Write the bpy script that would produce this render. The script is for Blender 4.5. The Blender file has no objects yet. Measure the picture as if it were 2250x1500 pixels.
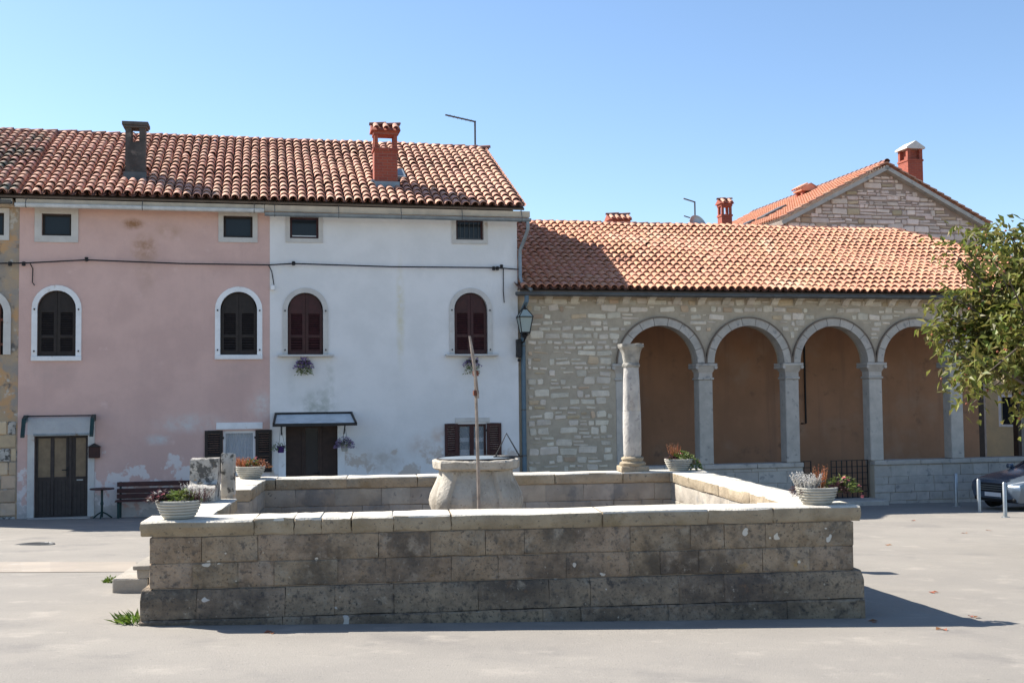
import bpy, math, random
from mathutils import Vector, Matrix
R = random.Random(7)
PI = math.pi
# ---------------------------------------------------------------- camera, sky, sun
F = 2500.0; HOR = 872.0; ROLL = 0.011; EYE = 2.09
PITCH = math.atan((HOR-750)/F)
fw = Vector((0, math.cos(PITCH), math.sin(PITCH))); ux = Vector((1,0,0)); uz = Vector((0,-math.sin(PITCH),math.cos(PITCH)))
cr = ux*math.cos(ROLL)-uz*math.sin(ROLL); cu = ux*math.sin(ROLL)+uz*math.cos(ROLL)
sc = bpy.context.scene; col = sc.collection
cam = bpy.data.cameras.new('camera'); co = bpy.data.objects.new('camera', cam); col.objects.link(co)
cam.sensor_width = 36; cam.lens = F/2250*36; cam.clip_end = 2000; cam.clip_start = .05
m = Matrix.Identity(4)
for i in range(3): m[i][0] = cr[i]; m[i][1] = cu[i]; m[i][2] = -fw[i]
m[2][3] = EYE
co.matrix_world = m; sc.camera = co
SUNV = Vector((-1.0, .47, 1.0)).normalized()
w = bpy.data.worlds.new('World'); sc.world = w; w.use_nodes = True
nt = w.node_tree; sky = nt.nodes.new('ShaderNodeTexSky'); sky.sky_type = 'NISHITA'; sky.sun_disc = False
sky.sun_elevation = math.asin(SUNV.z); sky.sun_rotation = math.atan2(SUNV.x, SUNV.y)
sky.air_density = 1.0; sky.dust_density = .4; sky.ozone_density = 3.6; sky.altitude = 200
bg = nt.nodes['Background']; bg.inputs[1].default_value = .092
nt.links.new(sky.outputs[0], bg.inputs[0])
sl = bpy.data.lights.new('sun', 'SUN'); sl.energy = 5.0; sl.angle = math.radians(.5); sl.color = (1,.95,.87)
so = bpy.data.objects.new('sun', sl); col.objects.link(so); so.rotation_euler = SUNV.to_track_quat('Z','Y').to_euler(); so.location = (0,0,30)
vs = sc.view_settings; vs.view_transform = 'Standard'; vs.look = 'None'; vs.gamma = 1; vs.exposure = 1.15; vs.use_curve_mapping = False

# ---------------------------------------------------------------- pixel -> place
def ray(px, py): return fw*F + cr*(px-1125) + cu*(750-py)
TH = math.atan(.22); D0 = 30.5
ft = Vector((math.cos(TH), math.sin(TH), 0)); fn = Vector((math.sin(TH), -math.cos(TH), 0))
def fu(px, py, y=0):
    d = ray(px, py); P0 = Vector((0,D0,0))-fn*y
    s = (fn.x*P0.x+fn.y*P0.y)/(fn.x*d.x+fn.y*d.y); p = d*s
    return ((p-P0).x*ft.x+(p-P0).y*ft.y, p.z+EYE)
def fU(px, py=800, y=0): return fu(px,py,y)[0]
def fZ(px, py, y=0): return fu(px,py,y)[1]
def gz(x, y):
    x = max(-40,min(40,x)); y = max(-12,min(42,y))-10.77
    return -.0165*x-.0474*y+.00059*x*y
def gp(px, py):
    d = ray(px,py); s = .001
    for _ in range(60):
        z = gz(d.x*s, d.y*s); s = (EYE-z)/(-d.z)
    return Vector((d.x*s, d.y*s, gz(d.x*s,d.y*s)))
def fgz(u, y=0):
    p = Vector((0,D0,0))+ft*u-fn*y; return gz(p.x,p.y)
FM = Matrix.Translation((0,D0,0)) @ Matrix.Rotation(TH,4,'Z')

# ---------------------------------------------------------------- mesh builder
class MB:
    def __init__(s): s.v=[]; s.f=[]
    def add(s, vs, fs):
        b=len(s.v); s.v+= [tuple(p) for p in vs]; s.f += [tuple(b+i for i in f) for f in fs]; return s
    def box(s,x0,x1,y0,y1,z0,z1,c=0):
        if c<=0:
            return s.add([(x,y,z) for x in (x0,x1) for y in (y0,y1) for z in (z0,z1)],[(0,1,3,2),(4,6,7,5),(0,4,5,1),(2,3,7,6),(0,2,6,4),(1,5,7,3)])
        V=[];ix={}
        X=(x0,x1);Y=(y0,y1);Z=(z0,z1)
        for a in (0,1):
            for b in (0,1):
                for d in (0,1):
                    p=[X[a],Y[b],Z[d]]; o=(c if a==0 else -c, c if b==0 else -c, c if d==0 else -c)
                    for k in range(3):
                        q=[p[j]+(0 if j==k else o[j]) for j in range(3)]; ix[a,b,d,k]=len(V); V.append(q)
        Fs=[]
        for k in range(3):
            i,j=[q for q in range(3) if q!=k]
            for sgn in (0,1):
                loop=[]
                for e,g in ((0,0),(1,0),(1,1),(0,1)):
                    t=[0,0,0]; t[k]=sgn; t[i]=e; t[j]=g; loop.append(ix[t[0],t[1],t[2],k])
                Fs.append(loop)
        for k in range(3):
            i,j=[q for q in range(3) if q!=k]
            for e in (0,1):
                for g in (0,1):
                    t0=[0,0,0];t1=[0,0,0];t0[k]=0;t1[k]=1;t0[i]=t1[i]=e;t0[j]=t1[j]=g
                    Fs.append((ix[(*t0,i)],ix[(*t1,i)],ix[(*t1,j)],ix[(*t0,j)]))
        for a in (0,1):
            for b in (0,1):
                for d in (0,1): Fs.append((ix[a,b,d,0],ix[a,b,d,1],ix[a,b,d,2]))
        return s.add(V,Fs)
    def prism(s, poly, a, b, ax='y'):
        n=len(poly)
        def P(p,t): return (p[0],t,p[1]) if ax=='y' else ((t,p[0],p[1]) if ax=='x' else (p[0],p[1],t))
        return s.add([P(p,a) for p in poly]+[P(p,b) for p in poly],[tuple(range(n)),tuple(range(2*n-1,n-1,-1))]+[(i,(i+1)%n,n+(i+1)%n,n+i) for i in range(n)])
    def tube(s, pts, r, n=8, cap=True):
        pts=[Vector(p) for p in pts]; rs=r if isinstance(r,(list,tuple)) else [r]*len(pts); V=[];Fs=[]; pv=None
        for i,p in enumerate(pts):
            t=(pts[min(i+1,len(pts)-1)]-pts[max(i-1,0)]).normalized()
            if pv is None:
                pv=t.orthogonal().normalized()
            a=(pv-t*pv.dot(t)); a=a.normalized() if a.length>1e-6 else t.orthogonal().normalized(); pv=a; b=t.cross(a)
            for k in range(n): V.append(p+(a*math.cos(2*PI*k/n)+b*math.sin(2*PI*k/n))*rs[i])
        for i in range(len(pts)-1):
            for k in range(n): Fs.append((i*n+k,i*n+(k+1)%n,(i+1)*n+(k+1)%n,(i+1)*n+k))
        if cap: Fs += [tuple(range(n-1,-1,-1)), tuple((len(pts)-1)*n+k for k in range(n))]
        return s.add(V,Fs)
    def lathe(s, prof, n=24, c=(0,0,0), close=False):
        V=[(c[0]+r*math.cos(2*PI*k/n),c[1]+r*math.sin(2*PI*k/n),c[2]+z) for r,z in prof for k in range(n)]
        m_=len(prof); Fs=[(i*n+k,i*n+(k+1)%n,(i+1)*n+(k+1)%n,(i+1)*n+k) for i in range(m_-1) for k in range(n)]
        if prof[0][0]>1e-4: Fs.append(tuple(range(n-1,-1,-1)))
        if prof[-1][0]>1e-4: Fs.append(tuple((m_-1)*n+k for k in range(n)))
        return s.add(V,Fs)
    def sweep(s, prof_at, ts):   # prof_at(t) -> ring of points
        rings=[prof_at(t) for t in ts]; n=len(rings[0]); V=[p for r in rings for p in r]
        Fs=[(i*n+k,i*n+(k+1)%n,(i+1)*n+(k+1)%n,(i+1)*n+k) for i in range(len(rings)-1) for k in range(n)]
        Fs+=[tuple(range(n-1,-1,-1)),tuple((len(rings)-1)*n+k for k in range(n))]
        return s.add(V,Fs)
    def leaf(s, p, d, nrm, L, W):
        p=Vector(p); d=Vector(d).normalized(); nrm=Vector(nrm); sd=d.cross(nrm)
        sd=sd.normalized() if sd.length>1e-5 else d.orthogonal().normalized(); up=sd.cross(d)
        a=p+d*L*.45+sd*W*.5+up*W*.14; b=p+d*L*.45-sd*W*.5+up*W*.14; e=p+d*L-up*L*.12
        return s.add([p,a,e,b],[(0,1,2),(0,2,3)])
    def jit(s,a,seed=None):
        r=random.Random(seed) if seed is not None else R
        s.v=[(x+r.uniform(-a,a),y+r.uniform(-a,a),z+r.uniform(-a,a)) for x,y,z in s.v]; return s
    def mesh(s,name,mat,smooth=False):
        me=bpy.data.meshes.new(name); me.from_pydata(s.v,[],s.f)
        import bmesh
        bm=bmesh.new(); bm.from_mesh(me); bmesh.ops.recalc_face_normals(bm,faces=bm.faces); bm.to_mesh(me); bm.free()
        if mat: me.materials.append(mat)
        if smooth:
            me.polygons.foreach_set('use_smooth',[True]*len(me.polygons)); me.set_sharp_from_angle(angle=math.radians(38))
        me.update(); return me
    def build(s,name,mat,parent=None,smooth=False,loc=(0,0,0)):
        o=bpy.data.objects.new(name,s.mesh(name,mat,smooth)); col.objects.link(o); o.location=loc
        if parent: o.parent=parent
        return o
def link(me,name,parent,loc=(0,0,0),rot=(0,0,0),scale=None):
    o=bpy.data.objects.new(name,me); col.objects.link(o); o.location=loc; o.rotation_euler=rot
    if scale: o.scale=scale
    if parent: o.parent=parent
    return o
def thing(name,label,cat,mat4=None,group=None):
    o=bpy.data.objects.new(name,None); col.objects.link(o); o.empty_display_size=.2
    if mat4 is not None: o.matrix_world=mat4
    o['label']=label; o['category']=cat
    if group: o['group']=group
    return o
def tag(o,label,cat,group=None):
    o['label']=label; o['category']=cat
    if group: o['group']=group
    return o
def struct(o): o['kind']='structure'; return o
def stuff(o): o['kind']='stuff'; return o

# ---------------------------------------------------------------- materials
def mat(name, c1, c2=None, scale=3, rough=.9, bump=.25, bscale=25, spots=(), rnd=.12, metal=0, streak=None, spec=.3, lo=.35, hi=.65, grime=None, blobs=(), cracks=None):
    """c1/c2 mixed by noise; spots = [(colour, noise scale, lo, hi)], each mixed over; rnd = value change per object/island"""
    ma=bpy.data.materials.new(name); ma.use_nodes=True; t=ma.node_tree; N=t.nodes; Lk=t.links.new
    b=N['Principled BSDF']; b.inputs['Roughness'].default_value=rough; b.inputs['Metallic'].default_value=metal; b.inputs['Specular IOR Level'].default_value=spec
    g=N.new('ShaderNodeNewGeometry'); pos=g.outputs['Position']
    def noise(sc_,det=6,vec=None):
        n=N.new('ShaderNodeTexNoise'); n.inputs['Scale'].default_value=sc_; n.inputs['Detail'].default_value=det; n.inputs['Roughness'].default_value=.62
        Lk(vec or pos,n.inputs['Vector']); return n.outputs['Fac']
    def ramp(f,lo,hi):
        r=N.new('ShaderNodeMapRange'); r.inputs[1].default_value=lo; r.inputs[2].default_value=hi; r.interpolation_type='SMOOTHSTEP'; Lk(f,r.inputs[0]); return r.outputs[0]
    def mix(f,a,c):
        x=N.new('ShaderNodeMix'); x.data_type='RGBA'; Lk(f,x.inputs[0])
        if isinstance(a,tuple): x.inputs[6].default_value=(*a,1)
        else: Lk(a,x.inputs[6])
        if isinstance(c,tuple): x.inputs[7].default_value=(*c,1)
        else: Lk(c,x.inputs[7])
        return x.outputs[2]
    c2=c2 or tuple(x*.8 for x in c1)
    out=mix(ramp(noise(scale),lo,hi),c1,c2)
    for s_ in spots: out=mix(ramp(noise(s_[1],s_[4] if len(s_)>4 else 5),s_[2],s_[3]),out,s_[0])
    if streak:   # vertical run-off stains
        mp=N.new('ShaderNodeMapping'); mp.inputs['Scale'].default_value=(1,1,.08); Lk(pos,mp.inputs[0])
        out=mix(ramp(noise(streak[1],4,mp.outputs[0]),streak[2],streak[3]),out,streak[0])
    if grime:    # worn patches that lie in a band of height: (colour, z low, z high, noise scale, lo, hi)
        for q in grime:
            sx=N.new('ShaderNodeSeparateXYZ'); Lk(pos,sx.inputs[0])
            hr=ramp(sx.outputs[2],q[1],q[2]); iv=N.new('ShaderNodeMath'); iv.operation='SUBTRACT'; iv.inputs[0].default_value=1; Lk(hr,iv.inputs[1]); h=iv.outputs[0]; nn=noise(q[3],7)
            mm=N.new('ShaderNodeMath'); mm.operation='MULTIPLY'; Lk(h,mm.inputs[0]); Lk(nn,mm.inputs[1])
            out=mix(ramp(mm.outputs[0],q[4],q[5]),out,q[0])
    for (bx,by,bz_,rx,rz,colr,k0) in blobs:   # stains with a place of their own
        mp=N.new('ShaderNodeMapping'); mp.inputs['Scale'].default_value=(1/rx,1/rx,1/rz); mp.inputs['Location'].default_value=(-bx/rx,-by/rx,-bz_/rz); Lk(pos,mp.inputs[0])
        ln=N.new('ShaderNodeVectorMath'); ln.operation='LENGTH'; Lk(mp.outputs[0],ln.inputs[0])
        iv=N.new('ShaderNodeMath'); iv.operation='SUBTRACT'; iv.inputs[0].default_value=1; Lk(ramp(ln.outputs['Value'],.15,1.0),iv.inputs[1])
        mm=N.new('ShaderNodeMath'); mm.operation='MULTIPLY'; Lk(iv.outputs[0],mm.inputs[0]); Lk(ramp(noise(4.5),.25,.7),mm.inputs[1])
        m3=N.new('ShaderNodeMath'); m3.operation='MULTIPLY'; m3.inputs[1].default_value=k0; Lk(mm.outputs[0],m3.inputs[0]); out=mix(m3.outputs[0],out,colr)
    if cracks:
        nz=N.new('ShaderNodeTexNoise'); nz.inputs['Scale'].default_value=1.3; nz.inputs['Detail'].default_value=5; Lk(pos,nz.inputs['Vector'])
        av=N.new('ShaderNodeVectorMath'); av.operation='MULTIPLY_ADD'; av.inputs[1].default_value=(1.2,1.2,0); Lk(nz.outputs['Color'],av.inputs[0]); Lk(pos,av.inputs[2])
        vo=N.new('ShaderNodeTexVoronoi'); vo.feature='DISTANCE_TO_EDGE'; vo.inputs['Scale'].default_value=cracks[1]; Lk(av.outputs[0],vo.inputs['Vector'])
        iv=N.new('ShaderNodeMath'); iv.operation='SUBTRACT'; iv.inputs[0].default_value=1; Lk(ramp(vo.outputs['Distance'],0,cracks[2]),iv.inputs[1])
        mm=N.new('ShaderNodeMath'); mm.operation='MULTIPLY'; Lk(iv.outputs[0],mm.inputs[0]); Lk(ramp(noise(.35),.42,.62),mm.inputs[1]); out=mix(mm.outputs[0],out,cracks[0])
    if rnd:
        oi=N.new('ShaderNodeObjectInfo'); ad=N.new('ShaderNodeMath'); Lk(oi.outputs['Random'],ad.inputs[0]); Lk(g.outputs['Random Per Island'],ad.inputs[1])
        fr=N.new('ShaderNodeMath'); fr.operation='FRACT'; Lk(ad.outputs[0],fr.inputs[0])
        mr=N.new('ShaderNodeMapRange'); mr.inputs[3].default_value=1-rnd; mr.inputs[4].default_value=1+rnd; Lk(fr.outputs[0],mr.inputs[0])
        hv=N.new('ShaderNodeHueSaturation'); Lk(mr.outputs[0],hv.inputs['Value']); Lk(out,hv.inputs['Color'])
        m2=N.new('ShaderNodeMapRange'); m2.inputs[3].default_value=.5-rnd*.06; m2.inputs[4].default_value=.5+rnd*.06
        f2=N.new('ShaderNodeMath'); f2.operation='MULTIPLY_ADD'; f2.inputs[1].default_value=7.3; Lk(fr.outputs[0],f2.inputs[0]); f3=N.new('ShaderNodeMath'); f3.operation='FRACT'; Lk(f2.outputs[0],f3.inputs[0])
        Lk(f3.outputs[0],m2.inputs[0]); Lk(m2.outputs[0],hv.inputs['Hue']); out=hv.outputs[0]
    Lk(out,b.inputs['Base Color'])
    if bump:
        bp=N.new('ShaderNodeBump'); bp.inputs['Strength'].default_value=bump; bp.inputs['Distance'].default_value=.02; Lk(noise(bscale,8),bp.inputs['Height']); Lk(bp.outputs[0],b.inputs['Normal'])
    return ma
def fblob(px,py,rx,rz,colr,k):
    u,z=fu(px,py); p=FM@Vector((u,0,z)); return (p.x,p.y,p.z,rx,rz,colr,k)
def glass_mat(name,tint=(.02,.025,.03),alpha=1.0):
    ma=bpy.data.materials.new(name); ma.use_nodes=True; b=ma.node_tree.nodes['Principled BSDF']
    b.inputs['Base Color'].default_value=(*tint,1); b.inputs['Roughness'].default_value=.12; b.inputs['Specular IOR Level'].default_value=.22; b.inputs['Alpha'].default_value=alpha; return ma
PINK=mat('pink_plaster',(.66,.445,.38),(.59,.395,.34),1.1,.95,.45,11,spots=[((.46,.29,.20),.5,.66,.76),((.70,.50,.44),2.3,.60,.8)],rnd=0,streak=((.56,.38,.33),1.4,.50,.80),
  grime=[((.70,.62,.58),-.2,2.6,1.7,.43,.47),((.52,.46,.42),-.8,1.2,2.6,.40,.46),((.40,.37,.34),-.9,.5,1.1,.40,.5)],
  blobs=[fblob(292,492,.36,.2,(.33,.18,.10),1.3),fblob(318,545,.45,.5,(.40,.235,.15),1.1),fblob(372,508,.5,.3,(.46,.30,.22),.7),fblob(320,600,.4,.8,(.50,.33,.26),.6),fblob(575,890,.45,.5,(.66,.60,.56),1.0),fblob(420,930,1.2,.35,(.64,.57,.53),1.0),fblob(350,965,.5,.2,(.60,.55,.52),1.0),fblob(120,815,.9,.5,(.50,.36,.31),.5),fblob(525,815,.9,.5,(.50,.36,.31),.5)])
WHITE=mat('white_plaster',(.78,.76,.735),(.71,.695,.67),.9,.95,.4,10,rnd=0,spots=[((.74,.70,.62),.6,.64,.8)],streak=((.70,.67,.58),1.8,.62,.85),
  grime=[((.58,.50,.43),-.3,2.8,1.6,.40,.46),((.50,.45,.38),-.9,1.3,1.0,.36,.46)],
  blobs=[fblob(700,888,.75,.55,(.40,.41,.36),.95),fblob(722,840,.22,.9,(.52,.52,.47),.8),fblob(880,690,.16,1.9,(.66,.60,.42),.8),fblob(640,850,.15,.8,(.58,.58,.54),.6),fblob(930,980,.6,.45,(.60,.52,.46),.9),fblob(965,955,.3,.3,(.62,.50,.42),1.0),fblob(840,1010,.7,.5,(.52,.46,.40),.8),fblob(1130,700,.25,2.2,(.60,.57,.50),.6),fblob(1040,850,.5,.7,(.66,.65,.62),.6)])
OLDP=mat('old_plaster',(.42,.31,.2),(.3,.26,.22),2.2,.95,.5,18,spots=[((.50,.30,.15),1.6,.5,.62),((.13,.12,.11),1.9,.56,.66),((.5,.45,.38),3.5,.56,.66)],rnd=0)
TRIM=mat('white_trim',(.84,.83,.81),(.74,.73,.71),3,.85,.12,40,spots=[((.5,.42,.33),6,.64,.75)],rnd=.03)
TRIM2=mat('limewashed_trim',(.60,.57,.52),(.53,.50,.46),3,.9,.2,30,spots=[((.45,.35,.25),5,.62,.75)],rnd=.03)
DARKW=mat('dark_brown_wood',(.028,.02,.016),(.02,.014,.011),8,.55,.1,60,rnd=.1)
MAROON=mat('maroon_wood',(.060,.018,.016),(.042,.014,.012),8,.5,.1,60,rnd=.1)
DOORB=mat('brown_door_wood',(.050,.028,.020),(.035,.02,.015),6,.55,.1,50,rnd=.1)
DOORP=mat('grey_brown_door',(.055,.042,.035),(.042,.032,.028),6,.6,.1,50,rnd=.1)
FROST=mat('frosted_amber_glass',(.22,.155,.095),(.17,.12,.075),5,.25,.05,60,rnd=.05)
GLASS=glass_mat('dark_window_glass'); CLEAR=glass_mat('clear_pane',(.5,.55,.58),.25)
CURT=mat('curtain',(.62,.60,.60),(.5,.49,.5),6,.9,0,rnd=0)
DARK=mat('dark_room',(.012,.011,.011),None,3,.9,0,rnd=0)
TILE=mat('clay_tile',(.56,.31,.215),(.47,.25,.175),9,.85,.25,40,spots=[((.52,.34,.25),1.2,.52,.74),((.20,.14,.11),4,.66,.80)],rnd=.13)
TILEL=mat('light_clay_tile',(.56,.27,.165),(.49,.225,.14),7,.85,.2,40,spots=[((.56,.34,.23),1.1,.50,.74),((.30,.18,.13),3,.68,.82)],rnd=.10)
TILEO=mat('old_lichened_tile',(.46,.25,.175),(.36,.2,.145),5,.9,.3,40,spots=[((.15,.15,.115),1.1,.50,.64),((.36,.34,.28),8,.62,.72)],rnd=.2)
RIDGE=mat('ridge_tile_clay',(.27,.125,.09),(.2,.10,.08),5,.9,.2,40,spots=[((.35,.25,.2),4,.58,.7)],rnd=.15)
PAN=mat('pan_tile_clay',(.36,.18,.12),(.27,.14,.095),5,.9,.2,40,rnd=0)
DECK=mat('roof_boards',(.16,.12,.09),None,4,.9,.1,rnd=0)
ZINC=mat('zinc_sheet',(.27,.31,.33),(.21,.24,.26),4,.5,.08,30,metal=.5,spots=[((.2,.17,.14),5,.62,.75)],rnd=.04)
ZDARK=mat('dark_zinc',(.12,.125,.125),(.09,.09,.09),4,.5,.08,30,metal=.4,rnd=.04)
GUTW=mat('pale_gutter',(.62,.64,.64),(.5,.52,.52),4,.5,.05,30,rnd=.03)
BLUEP=mat('blue_grey_pipe',(.12,.18,.22),(.10,.15,.185),4,.5,.05,30,rnd=.03)
SOFF=mat('eave_plaster',(.62,.50,.36),(.52,.42,.31),4,.95,.2,rnd=.05)
BRICK=bpy.data.materials.new('red_brick')
def brickmat(ma,c1,c2,mo,sx):
    ma.use_nodes=True; t=ma.node_tree; N=t.nodes; b=N['Principled BSDF']; b.inputs['Roughness'].default_value=.9
    tc=N.new('ShaderNodeTexCoord'); sp=N.new('ShaderNodeSeparateXYZ'); t.links.new(tc.outputs['Object'],sp.inputs[0])
    ad=N.new('ShaderNodeMath'); t.links.new(sp.outputs[0],ad.inputs[0]); t.links.new(sp.outputs[1],ad.inputs[1])
    cm=N.new('ShaderNodeCombineXYZ'); t.links.new(ad.outputs[0],cm.inputs[0]); t.links.new(sp.outputs[2],cm.inputs[1])
    br=N.new('ShaderNodeTexBrick'); br.inputs['Scale'].default_value=sx; br.inputs['Color1'].default_value=(*c1,1); br.inputs['Color2'].default_value=(*c2,1); br.inputs['Mortar'].default_value=(*mo,1)
    br.inputs['Mortar Size'].default_value=.012; br.inputs['Brick Width'].default_value=.5; br.inputs['Row Height'].default_value=.16; t.links.new(cm.outputs[0],br.inputs[0])
    t.links.new(br.outputs[0],b.inputs['Base Color']); bp=N.new('ShaderNodeBump'); bp.inputs['Strength'].default_value=.5; bp.inputs['Distance'].default_value=.01; bp.invert=True
    t.links.new(br.outputs[1],bp.inputs['Height']); t.links.new(bp.outputs[0],b.inputs['Normal'])
brickmat(BRICK,(.33,.075,.04),(.25,.055,.035),(.28,.14,.1),2.0)
SMOKE=mat('sooty_render',(.105,.095,.085),(.06,.055,.05),3,.95,.3,30,spots=[((.16,.14,.12),5,.55,.7)],rnd=.05)
STONE=mat('pale_wall_stone',(.70,.605,.48),(.59,.505,.40),5,.92,.5,22,spots=[((.42,.37,.31),7,.60,.74)],rnd=.16)
STONEO=mat('ochre_wall_stone',(.58,.43,.28),(.50,.37,.25),5,.92,.5,22,spots=[((.5,.4,.3),7,.58,.72)],rnd=.2)
STONEP=mat('pinkish_wall_stone',(.80,.62,.515),(.70,.54,.45),4,.92,.6,20,spots=[((.55,.36,.25),1.2,.6,.74),((.46,.37,.31),7,.60,.74)],rnd=.18)
MORT=mat('wall_mortar',(.475,.395,.295),(.405,.335,.25),4,.95,.4,30,rnd=0)
MORTD=mat('dark_joint',(.22,.17,.13),(.17,.135,.105),4,.95,.3,30,rnd=0)
DRESS=mat('dressed_grey_stone',(.49,.44,.38),(.41,.37,.32),3.5,.9,.3,30,spots=[((.27,.255,.235),4.5,.58,.7)],rnd=.08)
OCHRE=mat('ochre_loggia_plaster',(.46,.245,.145),(.39,.21,.125),.8,.95,.12,30,rnd=0,spots=[((.45,.28,.19),.7,.52,.75),((.27,.155,.105),1.7,.58,.74)],streak=((.30,.17,.115),1.5,.52,.78))
BLOCK=mat('weathered_limestone',(.365,.275,.187),(.245,.183,.124),5,.95,1.0,34,rnd=.08,
   spots=[((.115,.09,.067),1.3,.44,.62),((.34,.28,.21),7,.50,.74),((.13,.108,.086),15,.50,.72),((.085,.07,.058),40,.56,.72),((.38,.24,.08),3.6,.62,.78),((.44,.38,.30),22,.63,.75),((.60,.55,.47),5.2,.70,.715,2)])
BLOCKD=mat('damp_limestone',(.325,.245,.165),(.21,.16,.112),5,.95,1.0,34,rnd=.08,
   spots=[((.10,.079,.06),1.1,.42,.66),((.30,.245,.18),7,.52,.74),((.09,.075,.061),15,.50,.70),((.065,.054,.045),40,.56,.70),((.36,.18,.085),2.2,.62,.78),((.42,.36,.28),22,.63,.75),((.58,.53,.46),4.2,.695,.71,2)])
COPET=mat('coping_top_sun_tint',(.60,.555,.47),(.52,.475,.395),4,.93,.8,28,rnd=.06,spots=[((.38,.33,.26),5,.60,.74),((.25,.215,.17),24,.66,.74)])  # coping stone made paler, sunlight on its top put into the colour
JOINT=mat('lime_joint',(.30,.235,.17),(.22,.17,.125),5,.95,.4,30,rnd=0)
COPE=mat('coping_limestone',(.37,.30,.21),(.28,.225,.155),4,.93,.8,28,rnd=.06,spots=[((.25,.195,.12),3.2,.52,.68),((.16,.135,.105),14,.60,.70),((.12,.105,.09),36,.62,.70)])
INNER=mat('inner_limestone',(.36,.32,.265),(.27,.24,.20),3,.93,.6,24,rnd=.1,spots=[((.2,.19,.175),2.2,.54,.68),((.15,.14,.13),10,.64,.70)])
WELL=mat('well_limestone',(.45,.405,.335),(.35,.315,.26),3.5,.9,.9,24,rnd=0,spots=[((.27,.235,.185),2.6,.50,.68),((.22,.19,.155),12,.58,.72),((.16,.14,.115),34,.62,.72)],streak=((.24,.21,.17),5,.52,.74))
LICH=mat('lichened_stone',(.50,.46,.40),(.36,.33,.29),7,.95,.8,18,rnd=.05,spots=[((.10,.095,.085),8,.50,.58),((.45,.26,.11),6,.62,.70)])
COLM=mat('column_marble',(.46,.43,.39),(.35,.33,.305),6,.9,.5,26,rnd=0,spots=[((.29,.27,.26),13,.56,.66)])
CAPD=mat('capital_stone',(.33,.31,.27),(.2,.19,.17),6,.95,.6,22,rnd=0)
BOWLC=mat('planter_concrete',(.46,.435,.375),(.37,.35,.30),5,.85,.25,50,rnd=.05,spots=[((.33,.31,.27),4,.62,.75)])
SOIL=mat('soil',(.05,.035,.025),None,9,.95,.5,rnd=0)
IRON=mat('black_iron',(.022,.022,.024),(.03,.027,.025),9,.5,.1,60,metal=.3,rnd=.05)
RUST=mat('rusty_iron',(.14,.05,.03),(.08,.035,.025),9,.8,.3,60,rnd=.05)
STEEL=mat('galvanised_steel',(.36,.38,.39),(.30,.32,.33),6,.4,.05,40,metal=.7,rnd=.05)
POLE=mat('weathered_pole',(.33,.27,.22),(.2,.16,.13),8,.6,.3,40,rnd=0)
LAMPG=glass_mat('lantern_glass',(.42,.48,.44),.75)
def leafmat(name,c1,c2,rnd=.35,trans=.25):
    ma=mat(name,c1,c2,6,.5,0,rnd=rnd,spec=.35); b=ma.node_tree.nodes['Principled BSDF']; b.inputs['Transmission Weight'].default_value=0
    t=ma.node_tree; tr=t.nodes.new('ShaderNodeBsdfTranslucent'); mx=t.nodes.new('ShaderNodeMixShader'); mx.inputs[0].default_value=trans
    src=b.inputs['Base Color'].links[0].from_socket; t.links.new(src,tr.inputs[0]); o=t.nodes['Material Output']
    t.links.new(b.outputs[0],mx.inputs[1]); t.links.new(tr.outputs[0],mx.inputs[2]); t.links.new(mx.outputs[0],o.inputs[0]); return ma
LEAF=leafmat('tree_leaf',(.14,.18,.032),(.20,.17,.05),.45,.4)
LEAFG=leafmat('herb_leaf',(.11,.17,.035),(.16,.18,.05),.3)
LEAFD=leafmat('dark_herb_leaf',(.07,.035,.04),(.10,.05,.045),.3)
GRASS=leafmat('weed_leaf',(.13,.22,.03),(.18,.24,.05),.3)
DRYL=leafmat('rust_foliage',(.36,.13,.05),(.28,.12,.06),.3)
SILV=leafmat('silver_foliage',(.52,.50,.46),(.42,.40,.37),.2)
def petal(n,c): return mat(n,c,tuple(x*.8 for x in c),9,.6,0,rnd=.15)
PNK=petal('pink_petal',(.72,.22,.25)); PUR=petal('purple_petal',(.20,.13,.30)); VIO=petal('violet_pot',(.07,.03,.16)); FRUIT=petal('reddish_fruit',(.42,.16,.09))
BARK=mat('bark',(.13,.10,.08),(.09,.07,.06),8,.95,.6,20,rnd=0)
BENCH=mat('bench_slat_wood',(.085,.032,.028),(.06,.025,.022),6,.6,.15,40,rnd=.1)
GREENM=mat('dark_green_metal',(.02,.05,.045),(.02,.04,.038),6,.5,.05,rnd=.05)
CABLE=mat('black_cable',(.02,.02,.022),None,6,.6,0,rnd=0)

# ---------------------------------------------------------------- ground
def gridco(a,b,s,far): 
    r=[-far,-far*.4]; x=a
    while x<=b+1e-6: r.append(x); x+=s
    return r+[far*.4,far]
xs=gridco(-44,44,2,400); ys=gridco(-16,46,2,400); mb=MB()
mb.v=[(x,y,gz(x,y)) for y in ys for x in xs]; n=len(xs)
mb.f=[(j*n+i,j*n+i+1,(j+1)*n+i+1,(j+1)*n+i) for j in range(len(ys)-1) for i in range(n-1)]
ASPH=mat('worn_pale_asphalt',(.262,.238,.205),(.222,.203,.178),.5,.95,.35,60,rnd=0,lo=.3,hi=.7,
   spots=[((.19,.175,.157),.7,.52,.72),((.305,.275,.235),1.9,.54,.74),((.14,.13,.118),22,.64,.74),((.33,.305,.27),38,.62,.72),((.12,.112,.10),75,.60,.72)])
struct(mb.build('ground',ASPH,None,True))
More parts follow.
